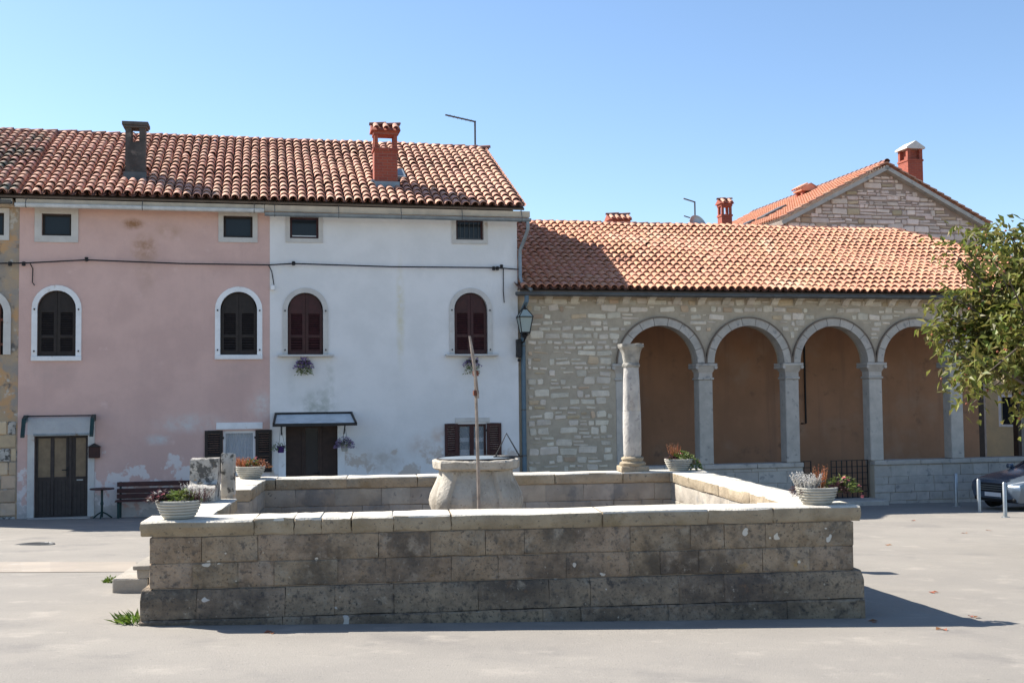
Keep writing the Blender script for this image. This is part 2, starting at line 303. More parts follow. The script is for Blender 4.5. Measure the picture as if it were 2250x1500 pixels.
# pale concrete strip that leads to the steps
STRIP=mat('pale_concrete_strip',(.335,.285,.232),(.29,.25,.208),1.2,.95,.25,50,rnd=.05,spots=[((.37,.34,.31),3,.6,.75)])
mb=MB(); a0,a1=gp(-600,1236),gp(300,1234); b0,b1=gp(-600,1260),gp(300,1256); K=14
for k in range(K):
    q=[a0.lerp(a1,k/K),a0.lerp(a1,(k+1)/K),b0.lerp(b1,(k+1)/K),b0.lerp(b1,k/K)]
    mb.add([(p.x,p.y,gz(p.x,p.y)+.006) for p in q],[(0,1,2,3)])
struct(mb.build('concrete_path',STRIP))
mb=MB(); c=gp(75,1196); mb.lathe([(.33,-.02),(.33,.006),(.29,.008),(.285,.004),(0,.004)],28)
for k in range(-4,5): mb.box(-.24+abs(k)*.02,.24-abs(k)*.02,k*.055-.012,k*.055+.012,.003,.009)
tag(mb.build('manhole_cover',ZDARK,None,False,c),'round iron manhole cover set in the pale paving before the pink house','manhole cover')

# ---------------------------------------------------------------- wall with openings
def op(px0,py0,px1,py1,arch=False,y=0):
    xc=(px0+px1)/2; yc=(py0+py1)/2
    return dict(x0=fU(px0,yc,y),x1=fU(px1,yc,y),z0=fZ(xc,py1,y),z1=fZ(xc,py0,y),arch=arch)
def optop(o,x):
    if not o['arch']: return o['z1']
    r=(o['x1']-o['x0'])/2; rise=o.get('rise',r); t=max(-1,min(1,(x-(o['x0']+o['x1'])/2)/r)); return o['z1']-rise+rise*math.sqrt(max(0,1-t*t))
def outline(o,grow=0,n=14,base=None):
    x0,x1=o['x0']-grow,o['x1']+grow; z0=o['z0'] if base is None else base
    if not o['arch']: return [(x0,z0),(x1,z0),(x1,o['z1']+grow),(x0,o['z1']+grow)]
    r=(o['x1']-o['x0'])/2; rise=o.get('rise',r); c=(x0+x1)/2; zs=o['z1']-rise
    return [(x0,z0),(x1,z0)]+[(c+(r+grow)*math.cos(PI*k/n),zs+(rise+grow)*math.sin(PI*k/n)) for k in range(n+1)]
def wall(mb,u0,u1,z0,z1,ops,y=0,rev=.18):
    bx={u0,u1}
    for o in ops:
        bx|={o['x0'],o['x1']}
        if o['arch']:
            c=(o['x0']+o['x1'])/2; r=(o['x1']-o['x0'])/2
            bx|={c+r*math.cos(PI*k/14) for k in range(1,14)}
    bx=sorted(b for b in bx if u0-1e-6<=b<=u1+1e-6)
    for a,b in zip(bx,bx[1:]):
        if b-a<1e-6: continue
        mid=(a+b)/2; cur=(z0,z0)
        for o in sorted([o for o in ops if o['x0']<mid<o['x1']],key=lambda o:o['z0']):
            if o['z0']>max(cur)+1e-4: mb.add([(a,y,cur[0]),(b,y,cur[1]),(b,y,o['z0']),(a,y,o['z0'])],[(0,1,2,3)])
            cur=(optop(o,a),optop(o,b))
        mb.add([(a,y,cur[0]),(b,y,cur[1]),(b,y,z1),(a,y,z1)],[(0,1,2,3)])
    for o in ops:
        L=outline(o); k=len(L)
        mb.add([(x,y,z) for x,z in L]+[(x,y+rev,z) for x,z in L],[(i,(i+1)%k,k+(i+1)%k,k+i) for i in range(k)])
def ring(mb,o,grow,y0,y1,inner=0,base=None,gb=0):
    """frame around an opening between inner and grow offsets, from y0 (front) to y1; gb>0 closes it below"""
    A=outline(o,inner,14,base); B=outline(o,grow,14,base)
    if gb: 
        A=[(x,z) for x,z in A]; B=[(B[0][0],B[0][1]-gb),(B[1][0],B[1][1]-gb)]+B[2:]
    k=len(A); V=[(x,y0,z) for x,z in A]+[(x,y0,z) for x,z in B]+[(x,y1,z) for x,z in A]+[(x,y1,z) for x,z in B]; Fs=[]
    for i in range(k):
        j=(i+1)%k
        if i==0 and not gb: continue
        Fs+=[(i,j,k+j,k+i),(2*k+i,2*k+j,3*k+j,3*k+i),(k+i,k+j,3*k+j,3*k+i),(i,j,2*k+j,2*k+i)]
    if not gb: Fs+=[(0,k,3*k,2*k),(1,k+1,3*k+1,2*k+1)]
    mb.add(V,Fs)
def house_body(name,u0,u1,zt,ops,mt,parent,depth=10.2,y0=0,zb=-2.2,ridge=None):
    mb=MB(); wall(mb,u0,u1,zb,zt,ops,y0)
    mb.add([(u0,y0,zb),(u0,depth,zb),(u0,depth,zt),(u0,y0,zt),(u1,y0,zb),(u1,depth,zb),(u1,depth,zt),(u1,y0,zt)],[(0,1,2,3),(4,5,6,7),(1,5,6,2)])
    if ridge: 
        for u in (u0,u1): mb.add([(u,y0,zt),(u,depth,zt),(u,ridge[0],ridge[1])],[(0,1,2)])
    return mb.build(name,mt,parent)
# ---------------------------------------------------------------- roof tiles
def covermesh(name,mt,L=.45,r0=.106,r1=.086,n=6):
    mb=MB(); V=[];Fs=[]
    for (r,y,z) in ((r0,0,.028),(r1,L,.0)):
        for rr in (r,r-.016):
            for k in range(n+1):
                a=PI*k/n; V.append((rr*math.cos(a),y,rr*math.sin(a)*.92+z))
    q=n+1
    for k in range(n):
        Fs+=[(k,k+1,2*q+k+1,2*q+k),(k,q+k,q+k+1,k+1),(q+k,3*q+k,3*q+k+1,q+k+1)]
    mb.add(V,Fs); return mb.mesh(name,mt,True)
def roof(parent,u0,u1,ye,ze,yr,zr,mt,pitch=.235,expo=.345,hip=None,nind=300,deckname='roof',seed=1,skip=None):
    """front slope from eave (ye,ze) to ridge (yr,zr): boarded deck, pan tiles, cover tiles"""
    rr=random.Random(seed); sl_=math.atan2(zr-ze,yr-ye); SL=math.hypot(zr-ze,yr-ye)
    mb=MB(); t=.07; nz=(-math.sin(sl_),math.cos(sl_))
    back=2*yr-ye
    def pt(u,s,h): return (u, ye+s*math.cos(sl_)+h*nz[0], ze+s*math.sin(sl_)+h*nz[1])
    ue=(lambda s: u1) if hip is None else (lambda s: u1-(s/SL)*(u1-hip))
    A=[pt(u0,0,-.02),pt(ue(0),0,-.02),pt(ue(SL),SL,-.02),pt(u0,SL,-.02)]; Bq=[pt(u0,0,-t),pt(ue(0),0,-t),pt(ue(SL),SL,-t),pt(u0,SL,-t)]
    mb.add(A+Bq,[(0,1,2,3),(4,5,6,7),(0,1,5,4),(1,2,6,5),(2,3,7,6),(3,0,4,7)])
    # back slope
    mb.add([(u0,yr,zr-.03),(ue(SL),yr,zr-.03),(u1,back,ze),(u0,back,ze),(u0,yr,zr-.1),(ue(SL),yr,zr-.1),(u1,back,ze-.07),(u0,back,ze-.07)],[(0,1,2,3),(4,5,6,7),(2,3,7,6),(0,3,7,4)])
    if hip is not None: mb.add([pt(u1,0,-.02),pt(hip,SL,-.02),(u1,back,ze)],[(0,1,2)])
    rf=mb.build(deckname,DECK,parent)
    ncol=int(round((u1-u0)/pitch)); nrow=int(round(SL/expo)); expo=SL/nrow
    mb=MB()
    for c_ in range(ncol+1):      # pans
        u=u0+c_*pitch
        smax=SL if hip is None or u<hip else SL*(u1-u)/(u1-hip)
        if smax<.3: continue
        ks=4
        V=[];Fs=[]
        nr=max(1,int(smax/expo))
        for j in range(nr):
            for (s_,h) in ((j*expo-.04,.04),(min(smax,(j+1)*expo),.012)):
                for k in range(ks+1):
                    a=PI+PI*k/ks; p=pt(u+.105*math.cos(a),s_,h+.075+.075*math.sin(a)); V.append(p)
        q=ks+1
        for j in range(2*nr-1):
            for k in range(ks): Fs.append((j*q+k,j*q+k+1,(j+1)*q+k+1,(j+1)*q+k))
        mb.add(V,Fs)
    stuff(mb.build('pan_tiles',PAN,rf,True))
    me=covermesh('tile',mt); rest=MB(); cnt=0; mv=[tuple(v.co) for v in me.vertices]; mf=[tuple(p.vertices) for p in me.polygons]
    for j in range(nrow):
        for c_ in range(ncol):
            u=u0+(c_+.5)*pitch; s_=j*expo-.06
            if hip is not None and s_+.3>SL*(u1-u)/(u1-hip) and u>hip: continue
            slip=rr.random()<.02
            p=pt(u+rr.uniform(-.01,.01),s_+rr.uniform(-.018,.018)-(.07 if slip else 0),.055+rr.uniform(0,.012)+.016*math.sin(u*1.1+s_*.8)+.012*math.sin(u*.43+1.7*s_))
            if skip and skip(p[0],p[1]): continue
            yaw=rr.uniform(-.04,.04)*(3 if slip else 1); tilt=sl_-.035+rr.uniform(-.012,.012)
            if cnt<nind:
                link(me,'tile',rf,p,(tilt,0,yaw)); cnt+=1
            else:
                mt4=Matrix.Translation(p)@Matrix.Rotation(yaw,4,'Z')@Matrix.Rotation(tilt,4,'X')
                rest.add([mt4@Vector(v) for v in mv],mf)
    if rest.v: stuff(rest.build('upper_tiles',mt,rf,True))
    # ridge tiles
    nrd=int(math.ceil(((u1 if hip is None else hip)-u0)/.4-.2)); rt=covermesh('ridge_tile',RIDGE,.46,.125,.11,8)
    for k in range(nrd): link(rt,'ridge_tile',rf,(u0+(k+1)*.4+.03,yr,zr+.0+rr.uniform(-.006,.006)),(0,0,PI/2+rr.uniform(-.02,.02)))
    if hip is not None:
        a=Vector(pt(u1,0,.05)); b=Vector(pt(hip,SL,.04)); d=b-a; nn=int(d.length/.4)
        e=d.to_track_quat('Y','Z').to_euler()
        for k in range(nn): link(rt,'hip_tile',rf,a+d*(k/nn),e)
    return rf
# ---------------------------------------------------------------- windows and doors
def louvre_leaf(name,x0,x1,z0,z1,mt,parent,y,arch=None,swing=None,closed_low=False):
    """shutter leaf: stiles, rails and slats; arch=(xc,zs,r) trims its top"""
    mb=MB(); sw=.075; th=.04
    def top(x):
        if arch is None: return z1
        xc,zs,r,rise=arch; t=max(-1,min(1,(x-xc)/r)); return zs+rise*math.sqrt(max(0,1-t*t))
    N=8
    for (a,b) in ((x0,x0+sw),(x1-sw,x1)):
        mb.prism([(a,z0),(b,z0),(b,top(b)-.004),(a,top(a)-.004)],y,y+th)
    zm=z0+(z1-z0)*.40; lim=z1 if arch is None else arch[1]
    mb.box(x0+sw,x1-sw,y+.002,y+th-.002,z0,z0+.10); mb.box(x0+sw,x1-sw,y+.002,y+th-.002,lim-.09,lim)
    mb.box(x0+sw,x1-sw,y+.002,y+th-.002,zm-.03,zm+.04)
    if arch:
        X=[x0+sw+(x1-x0-2*sw)*k/N for k in range(N+1)]
        mb.prism([(x,lim-.001) for x in (X[0],X[-1])]+[(x,top(x)-.006) for x in reversed(X)],y+.006,y+th-.006)
    for (a,b) in ((z0+.10,zm-.03),(zm+.04,lim-.09)):
        k=max(1,int((b-a)/.055))
        for i in range(k):
            z=a+(i+.5)*(b-a)/k
            mb.add([(x0+sw,y+.004,z-.026),(x1-sw,y+.004,z-.026),(x1-sw,y+.034,z+.02),(x0+sw,y+.034,z+.02),(x0+sw,y+.010,z-.028),(x1-sw,y+.010,z-.028),(x1-sw,y+.040,z+.016),(x0+sw,y+.040,z+.016)],[(0,1,2,3),(4,5,6,7),(0,1,5,4),(2,3,7,6)])
    return mb.build(name,mt,parent)
def arched_window(parent,o,mt,trim,grow,sillspec,label=None):
    mb=MB(); ring(mb,o,grow,-.035,.05)
    W=mb.build('window',trim,parent)
    c=(o['x0']+o['x1'])/2; r=(o['x1']-o['x0'])/2; zs=o['z1']-r
    mb=MB(); mb.prism(outline(o,-.004),.16,.175); mb.build('dark_inside',DARK,W)
    for a,b in ((o['x0']+.012,c-.004),(c+.004,o['x1']-.012)):
        louvre_leaf('shutter',a,b,o['z0']+.012,zs,mt,W,.06,(c,zs,r-.012,r-.012))
    s0,s1,h,pr=sillspec; mb=MB(); mb.box(s0,s1,-pr,.10,o['z0']-h,o['z0']-.002,.008); mb.build('sill',trim,W)
    for k in (-1,1):
        for z in (o['z0']+.12,zs-.02):
            mb=MB(); mb.box(c+k*(r+grow*.5)-.015,c+k*(r+grow*.5)+.015,-.06,-.034,z-.02,z+.02); mb.build('shutter_pin',IRON,W)
    return W
def attic_window(parent,o,trim,grow,kind):
    mb=MB(); ring(mb,o,grow,-.03,.05,0,None,grow); W=mb.build('window',trim,parent)
    mb=MB(); t=.055; ring(mb,dict(o,x0=o['x0']+t,x1=o['x1']-t,z0=o['z0']+t,z1=o['z1']-t),t-.002,.09,.14,0,None,t-.002); mb.build('window_frame',MAROON if kind>1 else DARKW,W)
    mb=MB(); mb.box(o['x0']+.04,o['x1']-.04,.112,.118,o['z0']+.04,o['z1']-.04); mb.build('pane',GLASS,W)
    if kind==2: mb=MB(); mb.box(o['x0']+.06,o['x1']-.06,.075,.089,o['z0']+.06,o['z0']+.085); mb.build('sash_bar',TRIM,W)
    if kind==3:
        mb=MB(); mb.box(o['x0']+.05,o['x1']-.05,.070,.089,o['z0']+.03,o['z0']+.055)
        for k in range(1,6):
            x=o['x0']+(o['x1']-o['x0'])*k/6; mb.box(x-.006,x+.006,.075,.087,o['z0']+.055,o['z1']-.05)
        mb.build('grille',ZDARK,W)
    return W
def frameM(): return FM
# ================================================================= the three houses in the row
YR=5.1; EV=-.42
ZE=fZ(600,440,EV)-.03; ZR=fZ(600,306,YR)-.08; ZT=ZE-.02
uA,uB,uC,uL=fU(40),fU(593),fU(1139),fU(0)-4.0
def eave_trim(parent,u0,u1,gm,brk,drop=.0):
    mb=MB(); mb.box(u0,u1,EV+.05,.0,ZE-.24,ZE-.085); mb.build('eave_board',SOFF,parent)
    # half-round gutter
    mb=MB(); r=.075; n=8; gy=EV-.03; gz_=ZE-.16-drop
    P=[(gy+r*math.cos(PI+PI*k/n),gz_+r*math.sin(PI+PI*k/n)) for k in range(n+1)]; Q=[(gy+(r-.008)*math.cos(PI+PI*k/n),gz_+(r-.008)*math.sin(PI+PI*k/n)) for k in range(n,-1,-1)]
    mb.prism(P+Q,u0,u1,'x'); mb.tube([(u0,gy-r,gz_+.004),(u1,gy-r,gz_+.004)],.011,6)
    g=mb.build('gutter',gm,parent,True)
    k=int((u1-u0)/brk)
    for i in range(k+1):
        u=u0+.25+i*(u1-u0-.5)/max(1,k); mb=MB(); mb.tube([(u,EV+.3,ZE-.07),(u,gy+.02,ZE-.08),(u,gy-r-.006,gz_+.01),(u,gy-r*.7-.004,gz_-r*.75),(u,gy,gz_-r-.004)],.010,5); mb.build('gutter_bracket',ZDARK,g)
    return g
# --- left stone house
H0=thing('stone_house','old stone house with crumbling ochre plaster at the end of the row','house',FM)
o1=dict(x0=fU(-70),x1=fU(6),z0=fZ(0,517),z1=fZ(0,468),arch=False); o2=op(-72,650,8,779,True)
house_body('wall',uL,uA-.003,ZT-.16,[o1,o2],OLDP,H0,ridge=(YR,ZR-.12))
attic_window(H0,o1,TRIM2,.12,1)
W=MB(); ring(W,o2,.17,-.05,.05); W=W.build('window',TRIM2,H0)
mb=MB(); mb.prism(outline(o2,-.004),.16,.175); mb.build('dark_inside',DARK,W)
for k in range(6):
    x=o2['x0']+(k+.5)*(o2['x1']-o2['x0'])/6; mb=MB(); mb.tube([(x,-.02,o2['z0']),(x,-.02,optop(o2,x)-.02)],.014,6); mb.build('bar',RUST,W)
for z in (o2['z0']+.25,o2['z0']+.85): mb=MB(); mb.box(o2['x0'],o2['x1']+.1,-.045,-.02,z-.03,z+.03); mb.build('cross_bar',RUST,W)
rr=random.Random(3)
for z,h in [(k*.33-1.0,.33) for k in range(8)]:
    u=uA-.9+rr.uniform(-.1,.1)
    while u<uA-.1:
        wd=rr.uniform(.35,.7); e=min(u+wd,uA-.02); mb=MB()
        if e-u>.12:
            mb.box(u+.012,e-.012,-.035+rr.uniform(-.01,.012),.05,z+.012,z+h-.012,.018); mb.jit(.006); mb.build('stone',LICH if rr.random()<.3 else STONEO,H0)
        u=e if e<uA-.02 else uA
eave_trim(H0,uL,uA-.1,ZDARK,2)
roof(H0,uL,uA+.12,EV,ZE,YR,ZR,TILEO,nind=200,seed=2)
# --- pink house
H1=thing('pink_house','faded pink plastered house with white arched window surrounds','house',FM)
pa=op(92,470,157,518); pb=op(491,475,555,522); pc=op(82,638,167,782,True); pd=op(484,641,565,779,True)
gl=fgz(fU(130)); dz=gl+.03
pdoor=dict(x0=fU(75,1040),x1=fU(193,1040),z0=dz,z1=fZ(134,957),arch=False); pw=op(490,946,561,1036)
house_body('wall',uA,uB-.002,ZT-.16,[pa,pb,pc,pd,pdoor,pw],PINK,H1,ridge=(YR,ZR-.12))
attic_window(H1,pa,TRIM2,.165,1); attic_window(H1,pb,TRIM2,.125,1)
for o in (pc,pd): arched_window(H1,o,DARKW,TRIM,.13,(o['x0']-.135,o['x1']+.135,.12,.06))
def door(parent,o,mt,panels,glassmat,leaf_split,hz):
    D=MB(); D.box(o['x0'],o['x1'],.10,.15,o['z0'],o['z1']); D=D.build('door',mt,parent)
    for (a,b,z0,z1) in panels:
        x0=o['x0']+(o['x1']-o['x0'])*a; x1=o['x0']+(o['x1']-o['x0'])*b; q0=o['z0']+(o['z1']-o['z0'])*z0; q1=o['z0']+(o['z1']-o['z0'])*z1
        mb=MB(); mb.box(x0,x1,.092,.0985,q0,q1,.003); mb.build('glass_panel',glassmat,D)
        mb=MB(); ring(mb,dict(x0=x0,x1=x1,z0=q0,z1=q1,arch=False),.035,.080,.099,0,None,.035); mb.build('moulding',mt,D)
    for s in leaf_split:
        x=o['x0']+(o['x1']-o['x0'])*s; mb=MB(); mb.box(x-.035,x+.035,.075,.099,o['z0']+.02,o['z1']-.02,.006); mb.build('meeting_stile',mt,D)
    x=o['x0']+(o['x1']-o['x0'])*hz[0]; z=o['z0']+(o['z1']-o['z0'])*hz[1]
    mb=MB(); mb.box(x-.02,x+.02,.065,.08,z-.12,z+.1); mb.tube([(x,.075,z+.03),(x,.03,z+.03),(x-.13,.03,z+.03)],.012,6); mb.build('handle',IRON,D)
    k=14; 
    for i in range(1,k):
        x=o['x0']+(o['x1']-o['x0'])*i/k; mb=MB(); mb.box(x-.004,x+.004,.095,.099,o['z0']+.05,o['z0']+(o['z1']-o['z0'])*.44); mb.build('board_joint',DARKW,D)
    return D
D=door(H1,pdoor,DOORP,[(.06,.29,.49,.97),(.36,.58,.49,.97),(.76,.95,.49,.97)],FROST,[.325,.66],(.615,.56))
mb=MB(); mb.box(pdoor['x0']+.78*(pdoor['x1']-pdoor['x0']),pdoor['x0']+.90*(pdoor['x1']-pdoor['x0']),.085,.099,pdoor['z0']+.44*(pdoor['z1']-pdoor['z0']),pdoor['z0']+.455*(pdoor['z1']-pdoor['z0'])); mb.build('letter_slot',STEEL,D)
mb=MB(); ring(mb,pdoor,.155,-.03,.05); mb.box(pdoor['x0']-.155,pdoor['x1']+.155,-.034,.05,pdoor['z1']+.158,fZ(134,917)); fr=mb.build('door_surround',TRIM2,H1)
mb=MB(); mb.box(pdoor['x0']-.02,pdoor['x1']+.02,-.055,-.031,pdoor['z1']+.005,pdoor['z1']+.06); mb.build('drip_board',ZINC,fr)
mb=MB(); mb.box(pdoor['x0']-.1,pdoor['x1']+.1,-.35,.10,dz-.25,dz); mb.build('doorstep',DRESS,H1)
# its thin canopy: two curved side brackets, a clear sheet
cz1=fZ(130,914); cz0=fZ(130,957); cx0=fU(54,930); cx1=fU(211,930)
CN=MB(); CN.add([(cx0,-.03,cz1),(cx1,-.03,cz1),(cx1,-.30,cz1-.09),(cx0,-.30,cz1-.09),(cx1,-.48,cz0+.05),(cx0,-.48,cz0+.05)],[(0,1,2,3),(3,2,4,5)])
CN=CN.build('door_canopy',CLEAR,H1)
for x in (cx0,cx1-.085):
    mb=MB(); mb.prism([(-.001,cz1+.03),(-.10,cz1+.035),(-.34,cz1-.05),(-.50,cz0+.03),(-.50,cz0-.02),(-.42,cz0),(-.3,cz1-.14),(-.001,cz1-.12)],x,x+.085,'x'); mb.build('canopy_bracket',GREENM,CN)
mb=MB(); mb.tube([(cx0,-.02,cz1+.01),(cx1,-.02,cz1+.01)],.014,6); mb.build('canopy_rail',IRON,CN)
def shutter_window(parent,o,trimm,leafm,frame,lint,nl,left,right,curtain):
    mb=MB(); t=.06; ring(mb,dict(o,x0=o['x0']+t,x1=o['x1']-t,z0=o['z0']+t,z1=o['z1']-t),t-.002,.05,.11,0,None,t-.002); W=mb.build('window',frame,parent)
    mb=MB(); mb.box(o['x0']+.045,o['x1']-.045,.078,.083,o['z0']+.045,o['z1']-.045); mb.build('pane',CLEAR,W)
    if nl==2: c=(o['x0']+o['x1'])/2; mb=MB(); mb.box(c-.055,c+.055,.045,.108,o['z0']+.062,o['z1']-.062); mb.build('mullion',frame,W)
    if curtain:
        mb=MB(); k=44; V=[];Fs=[]
        for i in range(k+1):
            x=o['x0']+.02+(o['x1']-o['x0']-.04)*i/k; y=.15+.02*math.sin(i*1.35)+.008*math.sin(i*.6)
            V+=[(x,y,o['z0']+.02),(x,y,o['z1']-.02)]
        mb.add(V,[(2*i,2*i+2,2*i+3,2*i+1) for i in range(k)]); mb.build('curtain',CURT,W,True)
    else:
        for z,h in ((.42,.03),(.62,.07)):
            zz=o['z0']+(o['z1']-o['z0'])*z; mb=MB(); mb.box(o['x0']+.05,o['x1']-.05,.15,.16,zz,zz+h*1.5); mb.build('valance',CURT,W)
        mb=MB(); mb.box(o['x0']+.05,o['x1']-.05,.165,.17,o['z0']+.02,o['z0']+(o['z1']-o['z0'])*.42); mb.build('curtain',CURT,W)
    mb=MB(); mb.box(o['x0']-.01,o['x1']+.01,.2,.21,o['z0']-.02,o['z1']+.02); mb.build('dark_inside',DARK,W)
    for (a,b) in (left,right): louvre_leaf('shutter',a,b,o['z0']-.02,o['z1']+.02,leafm,W,-.055)
    for s,(a,b) in ((1,left),(-1,right)):
        x=b if s>0 else a
        for z in (o['z0']+.15,o['z1']-.2): mb=MB(); mb.box(x-.03,x+.03,-.03,.03,z,z+.05); mb.build('hinge',IRON,W)
    mb=MB(); mb.box(lint[0],lint[1],-.03,.04,o['z1']+.04,o['z1']+.04+lint[2],.006); mb.build('lintel',trimm,W)
    mb=MB(); mb.box(o['x0']-.05,o['x1']+.05,-.07,.05,o['z0']-.09,o['z0']-.003,.006); mb.build('sill',trimm,W)
    return W
shutter_window(H1,pw,TRIM,DARKW,TRIM,(fU(475,940),fU(577,940),.17),1,(fU(450,985),pw['x0']-.005),(pw['x1']+.005,fU(600,985)-.03),True)
eave_trim(H1,uA-.02,uB-.14,GUTW,2.2,.07)
def ch_skip(cx,hw,yb0,yb1): return lambda u,y: abs(u-cx)<hw and yb0<y<yb1
def slope_z(y): return ZE+(y-EV)*(ZR-ZE)/(YR-EV)
y_c=.95; c1u=fU(297,340,y_c); c1w=(fU(320,340,y_c)-fU(276,340,y_c))/2; c1t=fZ(297,268,y_c)
roof(H1,uA+.12,uB,EV,ZE,YR,ZR,TILE,seed=3,skip=ch_skip(c1u,c1w+.05,y_c-.35,y_c+.5))
def slab_chimney(parent,cu_,hw,yc,zb,zt):
    mb=MB(); hd=.2; zo=zt-.52
    mb.box(cu_-hw,cu_+hw,yc,yc+2*hd,zb,zo,.012)
    for s in (-1,1): mb.box(cu_+s*(hw-.075)-.075,cu_+s*(hw-.075)+.075,yc+.004,yc+2*hd-.004,zo-.01,zt-.10)
    mb.jit(.005); C=mb.build('chimney',SMOKE,parent)
    mb=MB(); mb.box(cu_-hw-.05,cu_+hw+.05,yc-.05,yc+2*hd+.05,zt-.15,zt-.10,.01); mb.box(cu_-hw-.08,cu_+hw+.08,yc-.08,yc+2*hd+.08,zt-.097,zt,.012); mb.build('chimney_cap',SMOKE,C)
    mb=MB(); mb.box(cu_-hw-.04,cu_+hw+.04,yc-.04,yc-.002,zb,zb+.32); mb.build('flashing',ZDARK,C)
slab_chimney(H1,c1u,c1w,y_c,slope_z(y_c)-.1,c1t)
# --- white house
H2=thing('white_house','whitewashed house with maroon shutters and red brick chimney','house',FM)
wa=op(637,477,700,524); wb=op(1002,482,1062,527); wc=op(632,643,710,779,True); wd_=op(998,643,1071,778,True)
gl2=fgz(fU(685)); wdoor=dict(x0=fU(628,1000),x1=fU(742,1000),z0=gl2+.05,z1=fZ(685,930),arch=False); ww=op(1006,931,1069,1035)
house_body('wall',uB,uC,ZT-.16,[wa,wb,wc,wd_,wdoor,ww],WHITE,H2,ridge=(YR,ZR-.12))
attic_window(H2,wa,TRIM2,.11,2); attic_window(H2,wb,TRIM2,.115,3)
for o,(a,b) in ((wc,(610,733)),(wd_,(978,1093))): arched_window(H2,o,MAROON,TRIM2,.13,(fU(a,782),fU(b,782),.055,.2))
door(H2,wdoor,DOORB,[(.38,.62,.42,.95)],GLASS,[.33,.67],(.64,.42))
mb=MB(); ring(mb,wdoor,.18,-.025,.05); mb.build('door_surround',TRIM,H2)
mb=MB(); mb.box(wdoor['x0']-.15,wdoor['x1']+.15,-.4,.10,gl2-.3,gl2+.045); mb.build('doorstep',DRESS,H2)
kx0,kx1=fU(601,920,-.3),fU(779,920,-.3); kz1=fZ(690,909); kz0=fZ(690,934,-.7)
CN=MB(); CN.add([(kx0+.06,-.01,kz1),(kx1-.06,-.01,kz1),(kx1,-.72,kz0+.05),(kx0,-.72,kz0+.05),(kx0+.06,-.01,kz1-.02),(kx1-.06,-.01,kz1-.02),(kx1,-.72,kz0+.03),(kx0,-.72,kz0+.03)],[(0,1,2,3),(4,5,6,7),(0,1,5,4),(1,2,6,5),(2,3,7,6),(3,0,4,7)])
CN=CN.build('door_canopy',GUTW,H2)
mb=MB(); mb.box(kx0-.03,kx1+.03,-.78,-.722,kz0-.02,kz0+.055); mb.build('canopy_fascia',IRON,CN)
for x0_,x1_ in ((kx0+.06,kx0),(kx1-.06,kx1)):
    mb=MB(); mb.tube([(x0_,-.01,kz1+.02),(x1_,-.75,kz0+.05)],.032,6); mb.build('canopy_side',IRON,CN)
mb=MB(); mb.tube([(kx0+.03,-.02,kz1+.02),(kx1-.03,-.02,kz1+.02)],.028,6); mb.build('canopy_rail',IRON,CN)
for x in (kx0+.2,kx1-.25): mb=MB(); mb.tube([(x,-.0,kz0-.25),(x,-.55,kz0+.04)],.018,5); mb.build('canopy_stay',IRON,CN)
shutter_window(H2,ww,TRIM2,MAROON,MAROON,(fU(1000,920),fU(1075,920),.13),2,(fU(977,970),ww['x0']-.005),(ww['x1']+.005,fU(1101,970)),False)
g2=eave_trim(H2,uB-.13,uC+.28,ZINC,1.5,.15)
mb=MB(); ge=uC+.2; gy=EV-.03; zg=ZE-.38
mb.tube([(ge,gy,zg),(ge,gy,zg-.2),(ge-.05,gy+.15,zg-.42),(uC+.07,-.07,zg-.7),(uC+.06,-.07,zg-.9),(uC+.06,-.07,fZ(1140,610)),(uC+.10,-.12,fZ(1140,622)),(uC+.3,-.38,fZ(1150,640))],.05,10); mb.build('downspout',ZINC,H2,True)
y2=.85; c2u=fU(848,360,y2); c2w=(fU(873,360,y2)-fU(822,360,y2))/2; c2t=fZ(848,288,y2)
skyl=(fU(862,372,1.9),1.9)
roof(H2,uB,uC+.12,EV,ZE,YR,ZR,TILE,seed=4,skip=lambda u,y: (abs(u-c2u)<c2w+.06 and y2-.3<y<y2+.7) or (abs(u-skyl[0])<.36 and skyl[1]-.45<y<skyl[1]+.3))
def brick_chimney(parent,cu_,hw,hd,yc,zb,zt,ntile,gable_x=True,pl='chimney',capmat=TILE):
    """brick stack with smoke holes and a small gabled tile hood"""
    mb=MB(); zo=zt-.46; mb.box(cu_-hw,cu_+hw,yc,yc+2*hd,zb,zo-.08); mb.box(cu_-hw-.03,cu_+hw+.03,yc-.03,yc+2*hd+.03,zo-.08,zo)
    p=.1
    for sx in (-1,1):
        for sy in (0,1):
            x=cu_+sx*(hw-p/2-.004); y=yc+.004+p/2 if sy==0 else yc+2*hd-p/2-.004
            mb.box(x-p/2,x+p/2,y-p/2,y+p/2,zo-.004,zt-.09)
    mb.box(cu_-hw-.02,cu_+hw+.02,yc-.02,yc+2*hd+.02,zt-.10,zt)
    C=mb.build(pl,BRICK,parent)
    e=.10; rise=(hd+e)*.62; q=hw+e*.8
    mb=MB(); mb.prism([(yc-e,zt+.002),(yc+2*hd+e,zt+.002),(yc+hd,zt+rise)],cu_-q,cu_+q,'x'); H=mb.build('hood',BRICK,C)
    me=covermesh('hood_tile',capmat,.36,.085,.07,6); a=math.atan2(rise,hd+e)
    for i in range(ntile):
        x=cu_-q+(i+.5)*2*q/ntile
        link(me,'hood_tile',C,(x,yc-e-.05,zt+.015),(a,0,0)); link(me,'hood_tile',C,(x,yc+2*hd+e+.05,zt+.015),(a,0,PI))
    rt=covermesh('hood_ridge_tile',RIDGE,2*q/2+.06,.09,.08,6)
    for i in range(2): link(rt,'hood_ridge_tile',C,(cu_-q+(i+1)*q+.03,yc+hd,zt+rise+.0),(0,0,PI/2))
    return C
C2=brick_chimney(H2,c2u,c2w,.22,y2,slope_z(y2)-.15,c2t,3)
